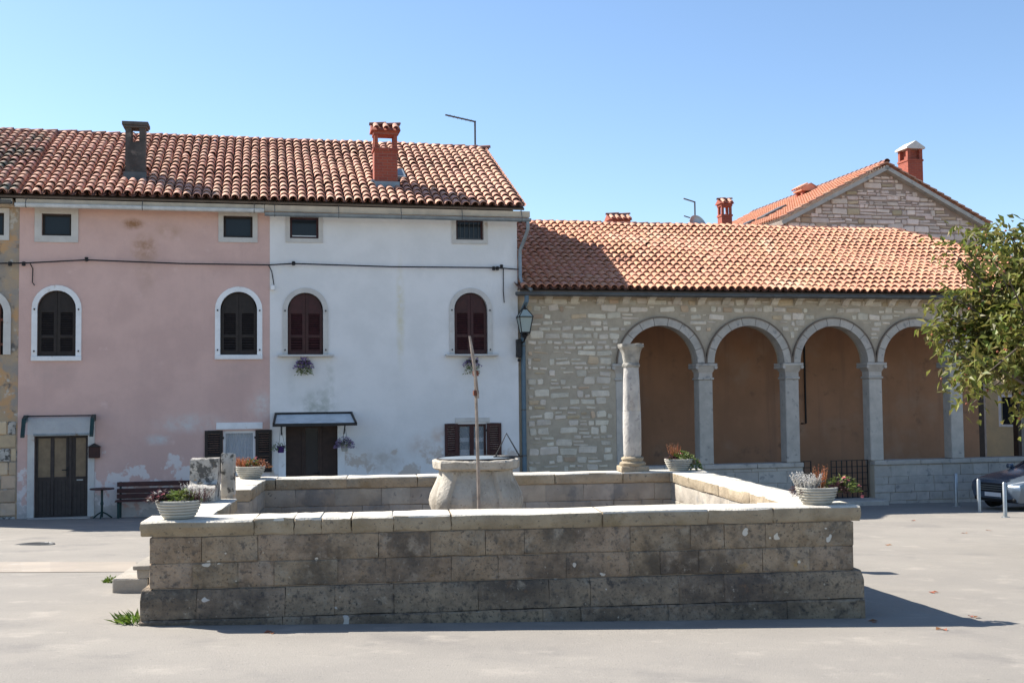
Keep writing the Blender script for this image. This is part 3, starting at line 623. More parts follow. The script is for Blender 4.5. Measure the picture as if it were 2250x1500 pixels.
mb=MB(); mb.box(c2u-c2w-.05,c2u+c2w+.05,y2-.05,y2-.003,slope_z(y2)-.02,slope_z(y2)+.2); mb.box(c2u-c2w-.09,c2u-c2w-.003,y2-.05,y2+.6,slope_z(y2)+.0,slope_z(y2)+.24); mb.build('flashing',ZINC,C2)
sa=math.atan2(ZR-ZE,YR-EV)
mb=MB(); mb.box(-.33,.33,-.4,.4,0,.13,.01); SK=mb.build('skylight',ZINC,H2); SK.location=(skyl[0],skyl[1]-.1,slope_z(skyl[1]-.1)+.05); SK.rotation_euler=(sa,0,0)
mb=MB(); mb.box(-.26,.26,-.32,.32,.131,.14); mb.build('skylight_pane',GLASS,SK)
# aerial on its ridge
az=ZR+.1; au=fU(1044,320,YR)
A=thing('roof_aerial','thin bent metal aerial on ridge of the whitewashed house','aerial',FM)
mb=MB(); mb.tube([(au,YR,ZR-.1),(au,YR,fZ(1046,268,YR))],.032,7); mb.build('mast',ZDARK,A)
mb=MB(); mb.tube([(au+.03,YR,fZ(1046,268,YR)),(fU(976,257,YR),YR-.2,fZ(976,256,YR))],.026,6)
for k in range(7):
    t=k/7; x=au+(fU(976,257,YR)-au)*t; z=fZ(1046,268,YR)+(fZ(976,256,YR)-fZ(1046,268,YR))*t; mb.tube([(x,YR-.2*t-.15,z),(x,YR-.2*t+.15,z)],.008,5)
mb.build('boom',ZDARK,A)

# ================================================================= loggia
LY=.10                                     # its wall face stands a little behind the houses
LG=thing('loggia','long rubble stone loggia with round arches under a clay tile roof','loggia',FM)
def lu(px,py=800): return fU(px,py,LY)
def lz(px,py): return fZ(px,py,LY)
l0=uC+.004; colc=[lu(1550),lu(1737),lu(1921),lu(2100)]; sp=(colc[3]-colc[0])/3
colc=[colc[0]+k*sp for k in range(-1,6)]; l1=colc[-1]+.55
zs=(lz(1550,797)+lz(1921,797))/2; zpar=(lz(1620,1020)+lz(2050,1007))/2
zcr=(lz(1640,715)+lz(1828,715))/2
LE=-.42+LY; LZE=fZ(1600,641,LE); LYR=5.5; LZR=fZ(1600,497,LYR)-.06
ztop=LZE-.02
rin=sp/2-.235; rise=zcr-zs
arches=[dict(x0=colc[k]+.235,x1=colc[k+1]-.235,z0=zs,z1=zcr,arch=True,rise=rise) for k in range(6)]
WT=.42; mb=MB()
# solid part, left of the first arch
jx=colc[0]+.20
mb.box(l0,colc[0]-.02,LY,LY+WT,-2.2,ztop)
def spandrels(mb,y):
    bx=sorted({colc[0]-.02,l1}|{x for a in arches for x in [(a['x0']+a['x1'])/2+(a['x1']-a['x0'])/2*math.cos(PI*k/16) for k in range(17)]})
    for a,b in zip(bx,bx[1:]):
        o=[q for q in arches if q['x0']<(a+b)/2<q['x1']]; za,zb=(optop(o[0],a),optop(o[0],b)) if o else (zs,zs)
        mb.add([(a,y,za),(b,y,zb),(b,y,ztop),(a,y,ztop)],[(0,1,2,3)])
spandrels(mb,LY); spandrels(mb,LY+WT)
for a in arches:
    L=outline(a)[1:]; k=len(L)
    mb.add([(x,LY,z) for x,z in L]+[(x,LY+WT,z) for x,z in L],[(i,i+1,k+i+1,k+i) for i in range(k-1)])
for x in colc[1:]: mb.box(x-.235,x+.235,LY,LY+WT,zs-.002,zs+.05)
LW=mb.build('wall',MORT,LG)
# arch stones
for a in arches:
    c=(a['x0']+a['x1'])/2; r0=(a['x1']-a['x0'])/2; n=9
    for k in range(n):
        mb=MB(); t0=PI*k/n+.006; t1=PI*(k+1)/n-.006; V=[];S=4
        for i in range(S+1):
            t=t0+(t1-t0)*i/S
            for (rr_,ry) in ((r0-.012,rise-.012),(r0+.2,rise+.2)):
                for y in (LY-.055,LY+.3): V.append((c+rr_*math.cos(t),y,zs+.05*0+ry*math.sin(t)))
        Fs=[]
        for i in range(S):
            b=i*4
            Fs+=[(b,b+4,b+6,b+2),(b+1,b+3,b+7,b+5),(b,b+1,b+5,b+4),(b+2,b+6,b+7,b+3)]
        Fs+=[(0,2,3,1),(S*4,S*4+1,S*4+3,S*4+2)]
        mb.add(V,Fs); mb.build('voussoir',DRESS,LW,True)
    # thin label moulding round the ring
    mb=MB(); V=[];Fs=[]; S=28
    for i in range(S+1):
        t=PI*i/S
        for rr_,y in ((.203,LY-.055),(.203,LY-.085),(.235,LY-.085),(.235,LY)): V.append((c+(r0+rr_)*math.cos(t),y,zs+(rise+rr_)*math.sin(t)))
    for i in range(S):
        for k in range(3): Fs.append((i*4+k,i*4+k+1,(i+1)*4+k+1,(i+1)*4+k))
    mb.add(V,Fs); mb.build('arch_moulding',MORTD,LW,True)
# piers with capitals
def pier(x,half=False):
    hw=.205; a,b=(x-hw,x+hw) if not half else (x-.02,x+.2)
    P=MB(); P.box(a,b,LY+.0,LY+.40,zpar if not half else fgz(x)-.3,zs-.46,.02); P=P.build('pier',DRESS,LG)
    mb=MB(); mb.box(a-.03,b+.03,LY-.03,LY+.43,zs-.46,zs-.40,.012); mb.box(a+.004,b-.004,LY+.004,LY+.396,zs-.40,zs-.2)
    mb.add([(a,LY,zs-.26),(b,LY,zs-.26),(b,LY+.4,zs-.26),(a,LY+.4,zs-.26),(a-.09,LY-.09,zs-.08),(b+.09,LY-.09,zs-.08),(b+.09,LY+.49,zs-.08),(a-.09,LY+.49,zs-.08)],[(0,1,5,4),(1,2,6,5),(2,3,7,6),(3,0,4,7),(0,1,2,3),(4,5,6,7)])
    mb.box(a-.11,b+.11,LY-.11,LY+.51,zs-.08,zs-.003,.012); mb.jit(.004)
    mb.build('capital',DRESS,P)
    for s in (a-.07,b+.07):
        mb=MB(); mb.tube([(s,LY-.1,zs-.12),(s,LY+.5,zs-.12)],.05,8); mb.build('volute',DRESS,P,True)
for k,x in enumerate(colc): pier(x,k==0)
# parapets (gap between the third and fourth pier is the entrance)
def parapet(u0,u1):
    g0=min(fgz(u0,LY),fgz(u1,LY))-.3
    P=MB(); P.box(u0,u1,LY-.03,LY+.40,g0,zpar-.13); P=P.build('parapet',MORT,LG)
    mb=MB(); u=u0; rr=random.Random(int(u0*10))
    while u<u1-.05:
        e=min(u1,u+rr.uniform(.9,1.7)); q=MB(); q.box(u+.004,e-.004,LY-.09,LY+.46,zpar-.13,zpar-.002,.015); q.jit(.004); q.build('coping_stone',DRESS,P); u=e
    z=g0+.15
    while z<zpar-.15:
        h=min(rr.uniform(.22,.34),zpar-.135-z); u=u0
        while u<u1-.05 and h>.08:
            e=min(u1,u+rr.uniform(.35,.9)); 
            if e>u+.1:
                q=MB(); q.box(u+.006,e-.006,LY-.045-rr.uniform(0,.008),LY,z+.005,z+h-.005,.008); q.jit(.007); q.build('stone',DRESS,P)
            u=e
        z+=h
parapet(colc[0]-.02,colc[2]+.26); parapet(colc[3]-.14,l1)
for x in (colc[2]+.02,):
    pass
# rubble stones of the wall
def rubble_mesh(name,w_,h_,mt,rr,pr=.045):
    mb=MB(); n=[]; c=min(w_,h_)*.18
    for (sx,sz) in ((-1,-1),(1,-1),(1,1),(-1,1)):
        x=sx*w_/2; z=sz*h_/2; a=c*rr.uniform(.4,1.4); b=c*rr.uniform(.4,1.4)
        p1=(x-sx*a,z); p2=(x,z-sz*b)
        n+= [p2,p1] if sx*sz>0 else [p1,p2]
    n=[(x+rr.uniform(-.012,.012),z+rr.uniform(-.012,.012)) for x,z in n]; k=len(n)
    V=[(x,.03,z) for x,z in n]+[(x,-pr*.55,z) for x,z in n]+[(x*.86+rr.uniform(-.006,.006),-pr*rr.uniform(.85,1.2),z*.82+rr.uniform(-.005,.005)) for x,z in n]
    Fs=[(i,(i+1)%k,k+(i+1)%k,k+i) for i in range(k)]+[(k+i,k+(i+1)%k,2*k+(i+1)%k,2*k+i) for i in range(k)]+[tuple(2*k+i for i in range(k))]
    mb.add(V,Fs); return mb.mesh(name,mt)
def rubble(parent,u0,u1,z0,z1,y,free,limit=300,seed=5,hs=(.11,.25),ws=(.16,.62),mats=None,gap=.035,fill=.86,pr=.045):
    rr=random.Random(seed); z=z0; cand=[]
    while z<z1-.05:
        h=rr.uniform(*hs); h=min(h,z1-z); u=u0+rr.uniform(-.2,0)
        while u<u1:
            w_=rr.uniform(*ws)*(.7 if h<.15 else 1); a=max(u,u0); b=min(u+w_,u1); u+=w_
            hh=h*rr.uniform(.78,1); zz=z+rr.uniform(0,h-hh)
            if b-a<.09 or rr.random()>fill+.1: continue
            a+=gap/2; b-=gap/2; q0=zz+gap/2; q1=zz+hh-gap/2
            if h>.17 and rr.random()<.35:
                qm=q0+(q1-q0)*rr.uniform(.35,.65); bm=a+(b-a)*rr.uniform(.5,1)
                if free(a,qm+gap) and free(bm,q1) and free(a,q1) and bm-a>.1: cand.append((a,bm,qm+gap/2,q1))
                q1=qm-gap/2
            elif rr.random()<.25: q1+=min(.05,h*.25); q0+=.01
            for _ in range(6):
                pts=[(a+(b-a)*i/4,q0+(q1-q0)*j/2) for i in range(5) for j in range(3)]
                bad=[p for p in pts if not free(*p)]
                if not bad: break
                mx=sum(p[0] for p in bad)/len(bad); s=(b-a)*.2
                if mx>(a+b)/2: b-=s
                else: a+=s
            else: continue
            if bad or b-a<.08 or q1-q0<.05: continue
            cand.append((a,b,q0,q1))
        z+=h
    cand.sort(key=lambda c:-(c[1]-c[0])*(c[3]-c[2])); rest=MB()
    for i,(a,b,q0,q1) in enumerate(cand):
        mt=(mats or [STONE])[0 if rr.random()<.88 else -1]
        me=rubble_mesh('stone',b-a,q1-q0,mt,rr,pr)
        if i<limit: link(me,'stone',parent,((a+b)/2,y,(q0+q1)/2),(rr.uniform(-.03,.03),rr.uniform(-.07,.07),rr.uniform(-.03,.03)))
        else: rest.add([(v.co.x+(a+b)/2,v.co.y+y,v.co.z+(q0+q1)/2) for v in me.vertices],[tuple(p.vertices) for p in me.polygons])
    if rest.v: stuff(rest.build('small_stones',mats[0] if mats else STONE,parent))
def lfree(u,z):
    if u<l0+.27: return False
    if u<colc[0]-.13: return True
    if z<zs+.02: return False
    for a in arches:
        c=(a['x0']+a['x1'])/2; r=(a['x1']-a['x0'])/2+.28; q=rise+.28
        if abs(u-c)<r and z<zs+q*math.sqrt(1-((u-c)/r)**2)+.02: return False
    return True
rubble(LW,l0+.2,l1,fgz(lu(1250),LY)-.1,ztop-.12,LY,lfree,300,5,mats=[STONE,STONEO],gap=.05,fill=.84,pr=.022,ws=(.14,.56))
# left quoin strip and half pier beside the first arch are part of the wall; corbels under the eave
cb=MB(); prof=[(LY,ztop-.02),(LE+.08,ztop-.02),(LE+.08,ztop-.09),(LE+.14,ztop-.14),(LY-.14,ztop-.20),(LY-.06,ztop-.30),(LY,ztop-.33)]
cb.prism(prof,-.10,.10,'x'); cbm=cb.mesh('corbel',STONE)
u=lu(1203,660)
while u<l1: link(cbm,'corbel',LW,(u,0,0)); u+=.735
mb=MB(); mb.box(l0,l1+.2,LE+.07,LY+.2,ztop-.018,ztop+.03); mb.build('eave_board',SOFF,LG)
mb=MB(); r=.07; n=8; gy=LE-.06; g_z=LZE-.10
P=[(gy+r*math.cos(PI+PI*k/n),g_z+r*math.sin(PI+PI*k/n)) for k in range(n+1)]; Q=[(gy+(r-.008)*math.cos(PI+PI*k/n),g_z+(r-.008)*math.sin(PI+PI*k/n)) for k in range(n,-1,-1)]
mb.prism(P+Q,l0-.12,l1+.3,'x'); mb.box(l0-.12,l1+.3,gy+r-.012,LE+.09,g_z-.04,g_z+.05); g=mb.build('gutter',ZDARK,LG,True)
mb=MB(); dx=uC+.14; mb.tube([(dx+.02,gy,g_z-.06),(dx+.02,gy,g_z-.2),(dx,LY-.09,g_z-.42),(dx,LY-.09,fgz(dx)-.05)],.062,10); dp=mb.build('downspout',BLUEP,LG,True)
for z in (lz(1150,760),lz(1150,900),lz(1150,1000)): mb=MB(); mb.lathe([(.07,-.02),(.07,.02)],12,(dx,LY-.09,z)); mb.box(dx-.015,dx+.015,LY-.05,LY+.01,z-.015,z+.015); mb.build('pipe_clip',ZDARK,dp)
lend=colc[-1]+.9
roof(LG,uC+.01,lend+.3,LE,LZE,LYR,LZR,TILEL,hip=fU(1962,512,LYR),seed=6,pitch=.225,expo=.34)
# room behind the arches: back wall, end wall, ceiling, floor
by=4.3; bu=fU(2150,900,by)
mb=MB(); mb.box(l0,bu,by,by+.3,-2.2,ztop); LB=mb.build('back_wall',OCHRE,LG)
mb=MB(); mb.box(l0,l0+.1,LY+WT,by,-2.2,ztop); mb.build('end_wall',OCHRE,LG)
mb=MB(); mb.box(l0,l1,LY+WT+.002,by+.3,ztop-.3,ztop-.2); mb.build('ceiling',DECK,LG)
mb=MB(); mb.box(bu+.002,l1,by,by+.3,-2.2,zpar-.25); mb.build('back_parapet',OCHRE,LG)
mb=MB(); mb.box(bu+.002,bu+.22,by+.02,by+.28,zpar-.25,ztop-.3); mb.box(bu+1.5,bu+1.7,by+.02,by+.28,zpar-.25,ztop-.3); mb.build('timber_post',DOORB,LG)
mb=MB(); mb.box(bu+.2,l1,by+.02,by+.28,zs-.2,ztop-.3); mb.build('back_beam',OCHRE,LG)
# conduit inside, and the step at the entrance
mb=MB(); cu1=fU(1767,760,by-.03); mb.tube([(cu1,by-.03,fZ(1767,720,by)),(cu1,by-.03,fZ(1767,930,by)),(cu1-.16,by-.03,fZ(1767,930,by))],.03,6); mb.build('conduit',IRON,LG)
s0,s1=lu(1800,1095),lu(1923,1095); sg=fgz((s0+s1)/2,LY-.4)
mb=MB(); mb.box(s0,s1,LY-.75,LY+.4,sg-.3,sg+.14,.015); mb.build('entrance_step',DRESS,LG)
# open iron gate leaves
GT=thing('iron_gate','black iron lattice gate standing open in the loggia entrance','gate',FM)
for a,b in ((lu(1758,1030),lu(1789,1030)),(lu(1834,1030),lu(1914,1030))):
    zb=fgz(a,LY)+.16; zt=zpar+.02; nx=max(2,int((b-a)/.155)); nz=6
    mb=MB(); y=LY+.2
    for i in range(nx+1): x=a+(b-a)*i/nx; mb.box(x-.012,x+.012,y-.012,y+.012,zb-.2,zt)
    for j in range(nz+1): z=zb+(zt-zb-.01)*j/nz; mb.box(a,b,y-.009,y+.009,z-.01,z+.01)
    mb.build('gate_leaf',IRON,GT)

# ================================================================= buildings behind
def bz(px,py,y): return fZ(px,py,y)
GY=14.5
G=thing('gabled_stone_house','tall stone house with gable end and brick chimney rising behind loggia','house',FM)
ga=(fU(1940,362,GY),bz(1940,362,GY)); gr=(fU(2170,495,GY),bz(2170,495,GY)); sl_g=(ga[1]-gr[1])/(gr[0]-ga[0])
gl_=(2*ga[0]-gr[0],gr[1]); ov=.38; wl,wr=gl_[0]+ov,gr[0]-ov
mb=MB(); zt_=ga[1]-.25; zw=gr[1]+ov*sl_g-.25
mb.prism([(wl,-2.2),(wr,-2.2),(wr,zw),(ga[0],zt_),(wl,zw)],GY,GY+14); GW=mb.build('gable_wall',mat('pinkish_mortar',(.42,.31,.245),(.34,.25,.2),4,.95,.3,30,rnd=0),G)
rubble(GW,wl,wr,4.6,zt_,GY,lambda u,z: wl+.02<u<wr-.02 and z<zt_-abs(u-ga[0])*sl_g-.04,300,9,(.13,.34),(.22,.85),[STONEP,STONEO],.022,1.0,.05)
def slope_slab(mb,ua,za,ub,zb,y0,y1,t,up=0):
    d=Vector((ub-ua,zb-za)).normalized(); nn=Vector((-d.y,d.x)); nn=nn if nn.y>0 else -nn
    P=[(ua+nn.x*up,za+nn.y*up),(ub+nn.x*up,zb+nn.y*up),(ub+nn.x*(up-t),zb+nn.y*(up-t)),(ua+nn.x*(up-t),za+nn.y*(up-t))]; mb.prism(P,y0,y1)
mb=MB(); slope_slab(mb,ga[0],ga[1],gr[0],gr[1],GY-.35,GY+14,.16,-.1); slope_slab(mb,ga[0],ga[1],gl_[0],gl_[1],GY-.35,GY+14,.16,-.1); GR=mb.build('roof',DRESS,G)
me=covermesh('tile',TILEL); rest=MB(); mv=[tuple(v.co) for v in me.vertices]; mf=[tuple(p.vertices) for p in me.polygons]; rr=random.Random(12)
gd=Vector((gl_[0]-ga[0],0,gl_[1]-ga[1])); gL=gd.length; ang=math.atan2(ga[1]-gl_[1],ga[0]-gl_[0]); cnt=0
for side in (-1,1):
    nc=62; nr_=int(gL/.36)
    for c_ in range(nc):
        for j in range(nr_):
            s_=(j+1)*gL/nr_; x=ga[0]+side*math.cos(ang)*s_; z=ga[1]-math.sin(ang)*s_+.02; y=GY-.25+c_*.23
            m4=Matrix.Translation((x,y,z))@Matrix.Rotation(PI/2 if side>0 else -PI/2,4,'Z')@Matrix.Rotation(ang-.03+rr.uniform(-.01,.01),4,'X')
            if side<0 and c_<10 and cnt<200:
                o=link(me,'tile',GR); o.matrix_local=m4; cnt+=1
            else: rest.add([m4@Vector(v) for v in mv],mf)
stuff(rest.build('tiles',TILEL,GR,True))
rt=covermesh('ridge_tile',RIDGE,.46,.14,.125,8)
for k in range(34): link(rt,'ridge_tile',GR,(ga[0],GY-.36+k*.41,ga[1]+.04),(0,0,0))
def stack(parent,uc,hw,yc,hd,zb,zt,cap):
    mb=MB(); mb.box(uc-hw,uc+hw,yc,yc+2*hd,zb,zt-.45)
    for sx in (-1,1):
        for sy in (0,1): x=uc+sx*(hw-.08); y=yc+.08 if sy==0 else yc+2*hd-.08; mb.box(x-.078,x+.078,y-.078,y+.078,zt-.45,zt)
    mb.box(uc-hw+.15,uc+hw-.15,yc+.15,yc+2*hd-.15,zt-.45,zt-.02)
    mb.box(uc-hw-.03,uc+hw+.03,yc-.03,yc+2*hd+.03,zt-.55,zt-.47)
    C=mb.build('chimney',BRICK,parent); mb=MB()
    e=.09; P=[(uc-hw-e,zt),(uc+hw+e,zt),(uc+hw+e,zt+.07),(uc,zt+.36),(uc-hw-e,zt+.07)]
    mb.prism(P,yc-e,yc+2*hd+e); mb.build('chimney_cap',cap,C)
    if cap is not TRIM2:
        cm=covermesh('cap_tile',TILEL,.5,.1,.08,6); q=math.atan2(.29,hw+e)
        for s in (-1,1):
            for i in range(4): link(cm,'cap_tile',C,(uc+s*(hw+e+.04),yc-e+.1+i*(2*hd+2*e-.2)/3,zt+.07),(q,0,PI/2 if s>0 else -PI/2))
    return C
cy=GY+1.2; cgu=fU(2011,350,cy); stack(G,cgu,.37,cy,.4,ga[1]-(cgu-ga[0])*sl_g-1.1,bz(2011,327,cy),TRIM2)
cy=GY+5.5; cgu=fU(1778,420,cy); stack(G,cgu,.36,cy,.36,bz(1778,470,cy)-.8,bz(1778,414,cy)-.12,TILEL)
mb=MB(); yk=GY+6; q=Vector((-math.cos(ang),0,-math.sin(ang)))
for s_,yk in ((gL*.66,GY+4.0),(gL*.86,GY+5.2)):
    mb=MB(); mb.box(-.6,.6,-.45,.45,0,.12,.01); S_=mb.build('roof_window',ZDARK,GR); p=Vector((ga[0],yk,ga[1]))+q*s_; S_.matrix_local=Matrix.Translation((p.x,p.y,p.z+.1))@Matrix.Rotation(-ang,4,'Y')
# lower house whose chimneys show over the loggia ridge
BY=16.0
B=thing('hidden_house','low tiled house behind loggia ridge, only its chimneys showing','house',FM)
b0,b1=fU(1290,500,BY),fU(1660,500,BY); bzr=bz(1480,512,BY); 
mb=MB(); mb.prism([(BY-4,-2.2),(BY+4,-2.2),(BY+4,bzr-2.3),(BY,bzr-.15),(BY-4,bzr-2.3)],b0,b1,'x'); mb.build('wall',WHITE,B)
mb=MB()
for s in (-1,1):
    P=[(BY,bzr),(BY+s*4.5,bzr-2.45),(BY+s*4.5,bzr-2.6),(BY,bzr-.14)]; mb.prism(P,b0-.2,b1+.2,'x')
mb.build('roof',TILEL,B)
q=fU(1363,480,BY-.4); brick_chimney(B,q,.42,.32,BY-.4,bzr-.6,bz(1363,482,BY-.4)-.02,4)
q=fU(1597,460,BY-.3); brick_chimney(B,q,.235,.235,BY-.3,bzr-.5,bz(1597,445,BY-.3)-.05,2)
A=thing('dish_and_aerial','grey satellite dish with a slim forked aerial above loggia ridge','aerial',FM)
q=fU(1527,470,BY); 
mb=MB(); mb.tube([(q,BY,bzr-.1),(q,BY,bz(1527,443,BY))],.035,7); mb.build('mast',ZDARK,A)
mb=MB(); mb.tube([(q,BY,bz(1527,444,BY)),(fU(1498,438,BY),BY-.2,bz(1498,438,BY))],.03,6); mb.tube([(q,BY,bz(1524,482,BY)),(fU(1499,476,BY),BY-.2,bz(1499,476,BY))],.025,6); mb.build('boom',ZDARK,A)
mb=MB(); mb.lathe([(0,.0),(.2,.015),(.36,.06),(.47,.12),(.46,.14),(.35,.08),(.2,.035),(0,.02)],24); ds=mb.build('dish',STEEL,A,True,(q,BY-.12,bz(1525,497,BY)-.02)); ds.rotation_euler=(math.radians(72),0,math.radians(20))
# sunlit house seen through the end of the loggia
fy=22.0
FH=thing('yellow_house','pale yellow sunlit house seen through the far end of loggia','house',FM@Matrix.Translation((fU(2222,950,fy),fy,0))@Matrix.Rotation(math.radians(-65),4,'Z'))
YEL=mat('yellow_plaster',(.62,.50,.30),(.55,.45,.28),2,.95,.1,rnd=0)
f0,f1=-6.0,6.0; fo=[dict(x0=f0+.9+k*2.3,x1=f0+1.8+k*2.3,z0=.4,z1=1.8,arch=False) for k in range(5)]
mb=MB(); wall(mb,f0,f1,-3,5.4,fo,0); mb.add([(f0,0,-3),(f0,7,-3),(f0,7,5.4),(f0,0,5.4),(f1,0,-3),(f1,7,-3),(f1,7,5.4),(f1,0,5.4)],[(0,1,2,3),(4,5,6,7),(1,5,6,2)]); mb.build('wall',YEL,FH)
for o in fo:
    mb=MB(); ring(mb,o,.14,-.03,.05,0,None,.12); W=mb.build('window',TRIM,FH); mb=MB(); mb.box(o['x0'],o['x1'],.12,.15,o['z0'],o['z1']); mb.build('pane',GLASS,W)
mb=MB(); mb.prism([(-.5,5.3),(3.5,7.2),(7.5,5.3),(7.5,5.15),(3.5,7.05),(-.5,5.15)],f0-.3,f1+.3,'x'); mb.build('roof',TILEL,FH)

# ================================================================= walled well precinct
EYAW=math.atan(.11); EC=Vector((-3.31,10.4,0)); EM=Matrix.Translation(EC)@Matrix.Rotation(EYAW,4,'Z')
EW,ED,ET=6.643,5.77,.47; GAP=(2.28,3.52); FLZ=.28
def ew(x,y): 
    p=EM@Vector((x,y,0)); return p.x,p.y
EN=thing('well_enclosure','low walled enclosure of weathered limestone blocks around the stone well','wall',EM)
def block(name,parent,run,axis,side,a,b,prof,mt,rr,gap=.0008,c=.0035,jit=.004):
    """one squared block: cross-section prof [(t across the wall from its outer face inward, z)], run along the wall from a to b"""
    cx=sum(p[0] for p in prof)/len(prof); cz=sum(p[1] for p in prof)/len(prof)
    def rg(s,sh):
        out=[]
        for t,z in prof:
            tt=cx+(t-cx)*(1-sh/max(.05,abs(t-cx)+.02)) if sh else t; zz=cz+(z-cz)*(1-sh/max(.05,abs(z-cz)+.02)) if sh else z
            if axis=='x': out.append((s, run+side*tt, zz))
            else: out.append((run+side*tt, s, zz))
        return out
    mb=MB(); L=b-a; ts=[(a+gap,c),(a+gap+c,0)]+[(a+L*k/4,0) for k in (1,2,3)]+[(b-gap-c,0),(b-gap,c)]
    mb.sweep(lambda q: rg(*q),ts); mb.jit(jit,rr.random()); return mb.build(name,mt,parent,True)
def cuts(a,b,lo,hi,rr):
    r=[a]
    while b-r[-1]>hi*1.3: r.append(r[-1]+rr.uniform(lo,hi))
    return r+[b]
ZC=[(.615,.852),(.385,.615)]
def run_wall(run,axis,side,a,b,inner_a,inner_b,plinth_a,plinth_b,copa,copb,cope_cuts=None,seed=1,mt=BLOCK,gmin=-.15,zlow=-.12):
    rr=random.Random(seed)
    core=MB(); 
    if axis=='x': core.box(a+.03,b-.03,min(run+side*.013,run+side*(ET-.013)),max(run+side*.013,run+side*(ET-.013)),-.5,.90)
    else: core.box(min(run+side*.013,run+side*(ET-.013)),max(run+side*.013,run+side*(ET-.013)),a+.03,b-.03,-.5,.90)
    core.build('wall_core',JOINT,EN)
    e=.007
    for z0,z1 in ZC:
        for s0,s1 in zip(*(lambda c:(c,c[1:]))(cuts(a,b,.30,.66,rr))):
            o=rr.uniform(-.004,.004); p=[(o,z0+.004+e),(o+e,z0+.003),(ET-e,z0+.003),(ET-o,z0+.003+e),(ET-o,z1-.003-e),(ET-e,z1-.003),(o+e,z1-.003),(o,z1-.003-e)]
            block('block',EN,run,axis,side,s0,s1,p,mt,rr)
    for (z0,z1,o,m_) in ((.12,.385,-.065,BLOCKD if mt is BLOCK else mt),(zlow-.35,.12,-.085,BLOCKD if mt is BLOCK else mt)):
        for s0,s1 in zip(*(lambda c:(c,c[1:]))(cuts(plinth_a,plinth_b,.34,.85,rr))):
            d=rr.uniform(-.005,.005)
            if z1>.2: p=[(o+d,z0+.004),(ET-.03,z0+.004),(ET-.03,z1-.004),(.02,z1-.004),(-.012,z1-.012),(o+.012,z1-.075),(o+d,z1-.10)]
            else: p=[(o+d,z0),(ET-.03,z0),(ET-.03,z1-.004),(o+.016,z1-.004),(o+d,z1-.018)]
            block('plinth_block',EN,run,axis,side,s0,s1,p,m_,rr)
    cc=cope_cuts or cuts(copa,copb,.55,1.2,rr)
    for s0,s1 in zip(cc,cc[1:]):
        d=rr.uniform(-.006,.006)
        e_=.058 if s0<.6 and axis=='x' and side>0 else .024
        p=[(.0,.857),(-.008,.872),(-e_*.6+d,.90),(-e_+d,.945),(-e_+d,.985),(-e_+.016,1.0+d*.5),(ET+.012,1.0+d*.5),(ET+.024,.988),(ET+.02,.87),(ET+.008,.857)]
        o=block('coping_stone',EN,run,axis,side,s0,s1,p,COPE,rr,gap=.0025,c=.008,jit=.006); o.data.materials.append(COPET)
        for f_ in o.data.polygons: f_.material_index=1 if f_.normal.z>.5 else 0  # upward faces get the tone with sunlight painted in
def exl(px):   # pixel column -> x along the front face
    s=(px-1125)/F; # EC.x + x cos, EC.y + x sin
    return (s*EC.y-EC.x)/(math.cos(EYAW)-s*math.sin(EYAW))
cc=[exl(p) for p in (557,645,705,770,862,988,1317,1548,1690)]
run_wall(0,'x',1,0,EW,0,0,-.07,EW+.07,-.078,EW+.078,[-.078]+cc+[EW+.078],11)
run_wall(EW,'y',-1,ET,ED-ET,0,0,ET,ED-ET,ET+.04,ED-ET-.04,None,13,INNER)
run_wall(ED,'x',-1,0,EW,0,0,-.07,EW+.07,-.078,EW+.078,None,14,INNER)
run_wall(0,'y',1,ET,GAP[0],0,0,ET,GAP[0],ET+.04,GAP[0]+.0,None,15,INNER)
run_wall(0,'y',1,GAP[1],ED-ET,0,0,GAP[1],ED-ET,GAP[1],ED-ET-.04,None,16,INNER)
mb=MB(); mb.box(.1,EW-.1,.1,ED-.1,-.3,FLZ); o=struct(mb.build('enclosure_floor',STRIP,None)); o.matrix_world=EM
# steps up to the gap
ST=thing('stone_steps','two pale stone steps beside the gap in the enclosure wall','steps',EM)
gx,gy_=ew(-.6,2.9); zg=gz(gx,gy_)
for k,(x0,zt_) in enumerate(((-.88,.13),(-.62,.27))):
    mb=MB(); mb.box(x0,-.075 if k else -.495,GAP[0]+.12,GAP[1]+.1,-.35 if not k else .131,zt_,.012)
    if k: mb.box(x0-.04,-.07,GAP[0]+.09,GAP[1]+.13,zt_-.05,zt_+.004,.012)
    mb.jit(.004); mb.build('step',INNER,ST)
mb=MB(); mb.box(-.49,-.09,GAP[0]+.14,GAP[1]+.08,-.35,.13); mb.build('landing_block',INNER,ST)
# old stones at the gap
mb=MB(); mb.prism([(0,0),(-.01,.15),(.02,.18),(.13,.185),(.17,.22),(.18,.44),(.2,.46),(.36,.46),(.38,.43),(.38,0)],0,.29,'x'); mb.jit(.010)
o=tag(mb.build('carved_stone',LICH,None,True),'lichened L-shaped stone block standing on wall end beside the gap','stone block'); o.matrix_world=EM@Matrix.Translation((.02,GAP[0]-.42,1.003))
mb=MB(); mb.box(0,.15,0,.15,0,1.24,.02); mb.jit(.010); o=tag(mb.build('gate_post',LICH,None,True),'upright lichened stone slab standing as gate post in the gap','gate post'); o.matrix_world=EM@Matrix.Translation((.30,GAP[0]+.03,FLZ-.02))
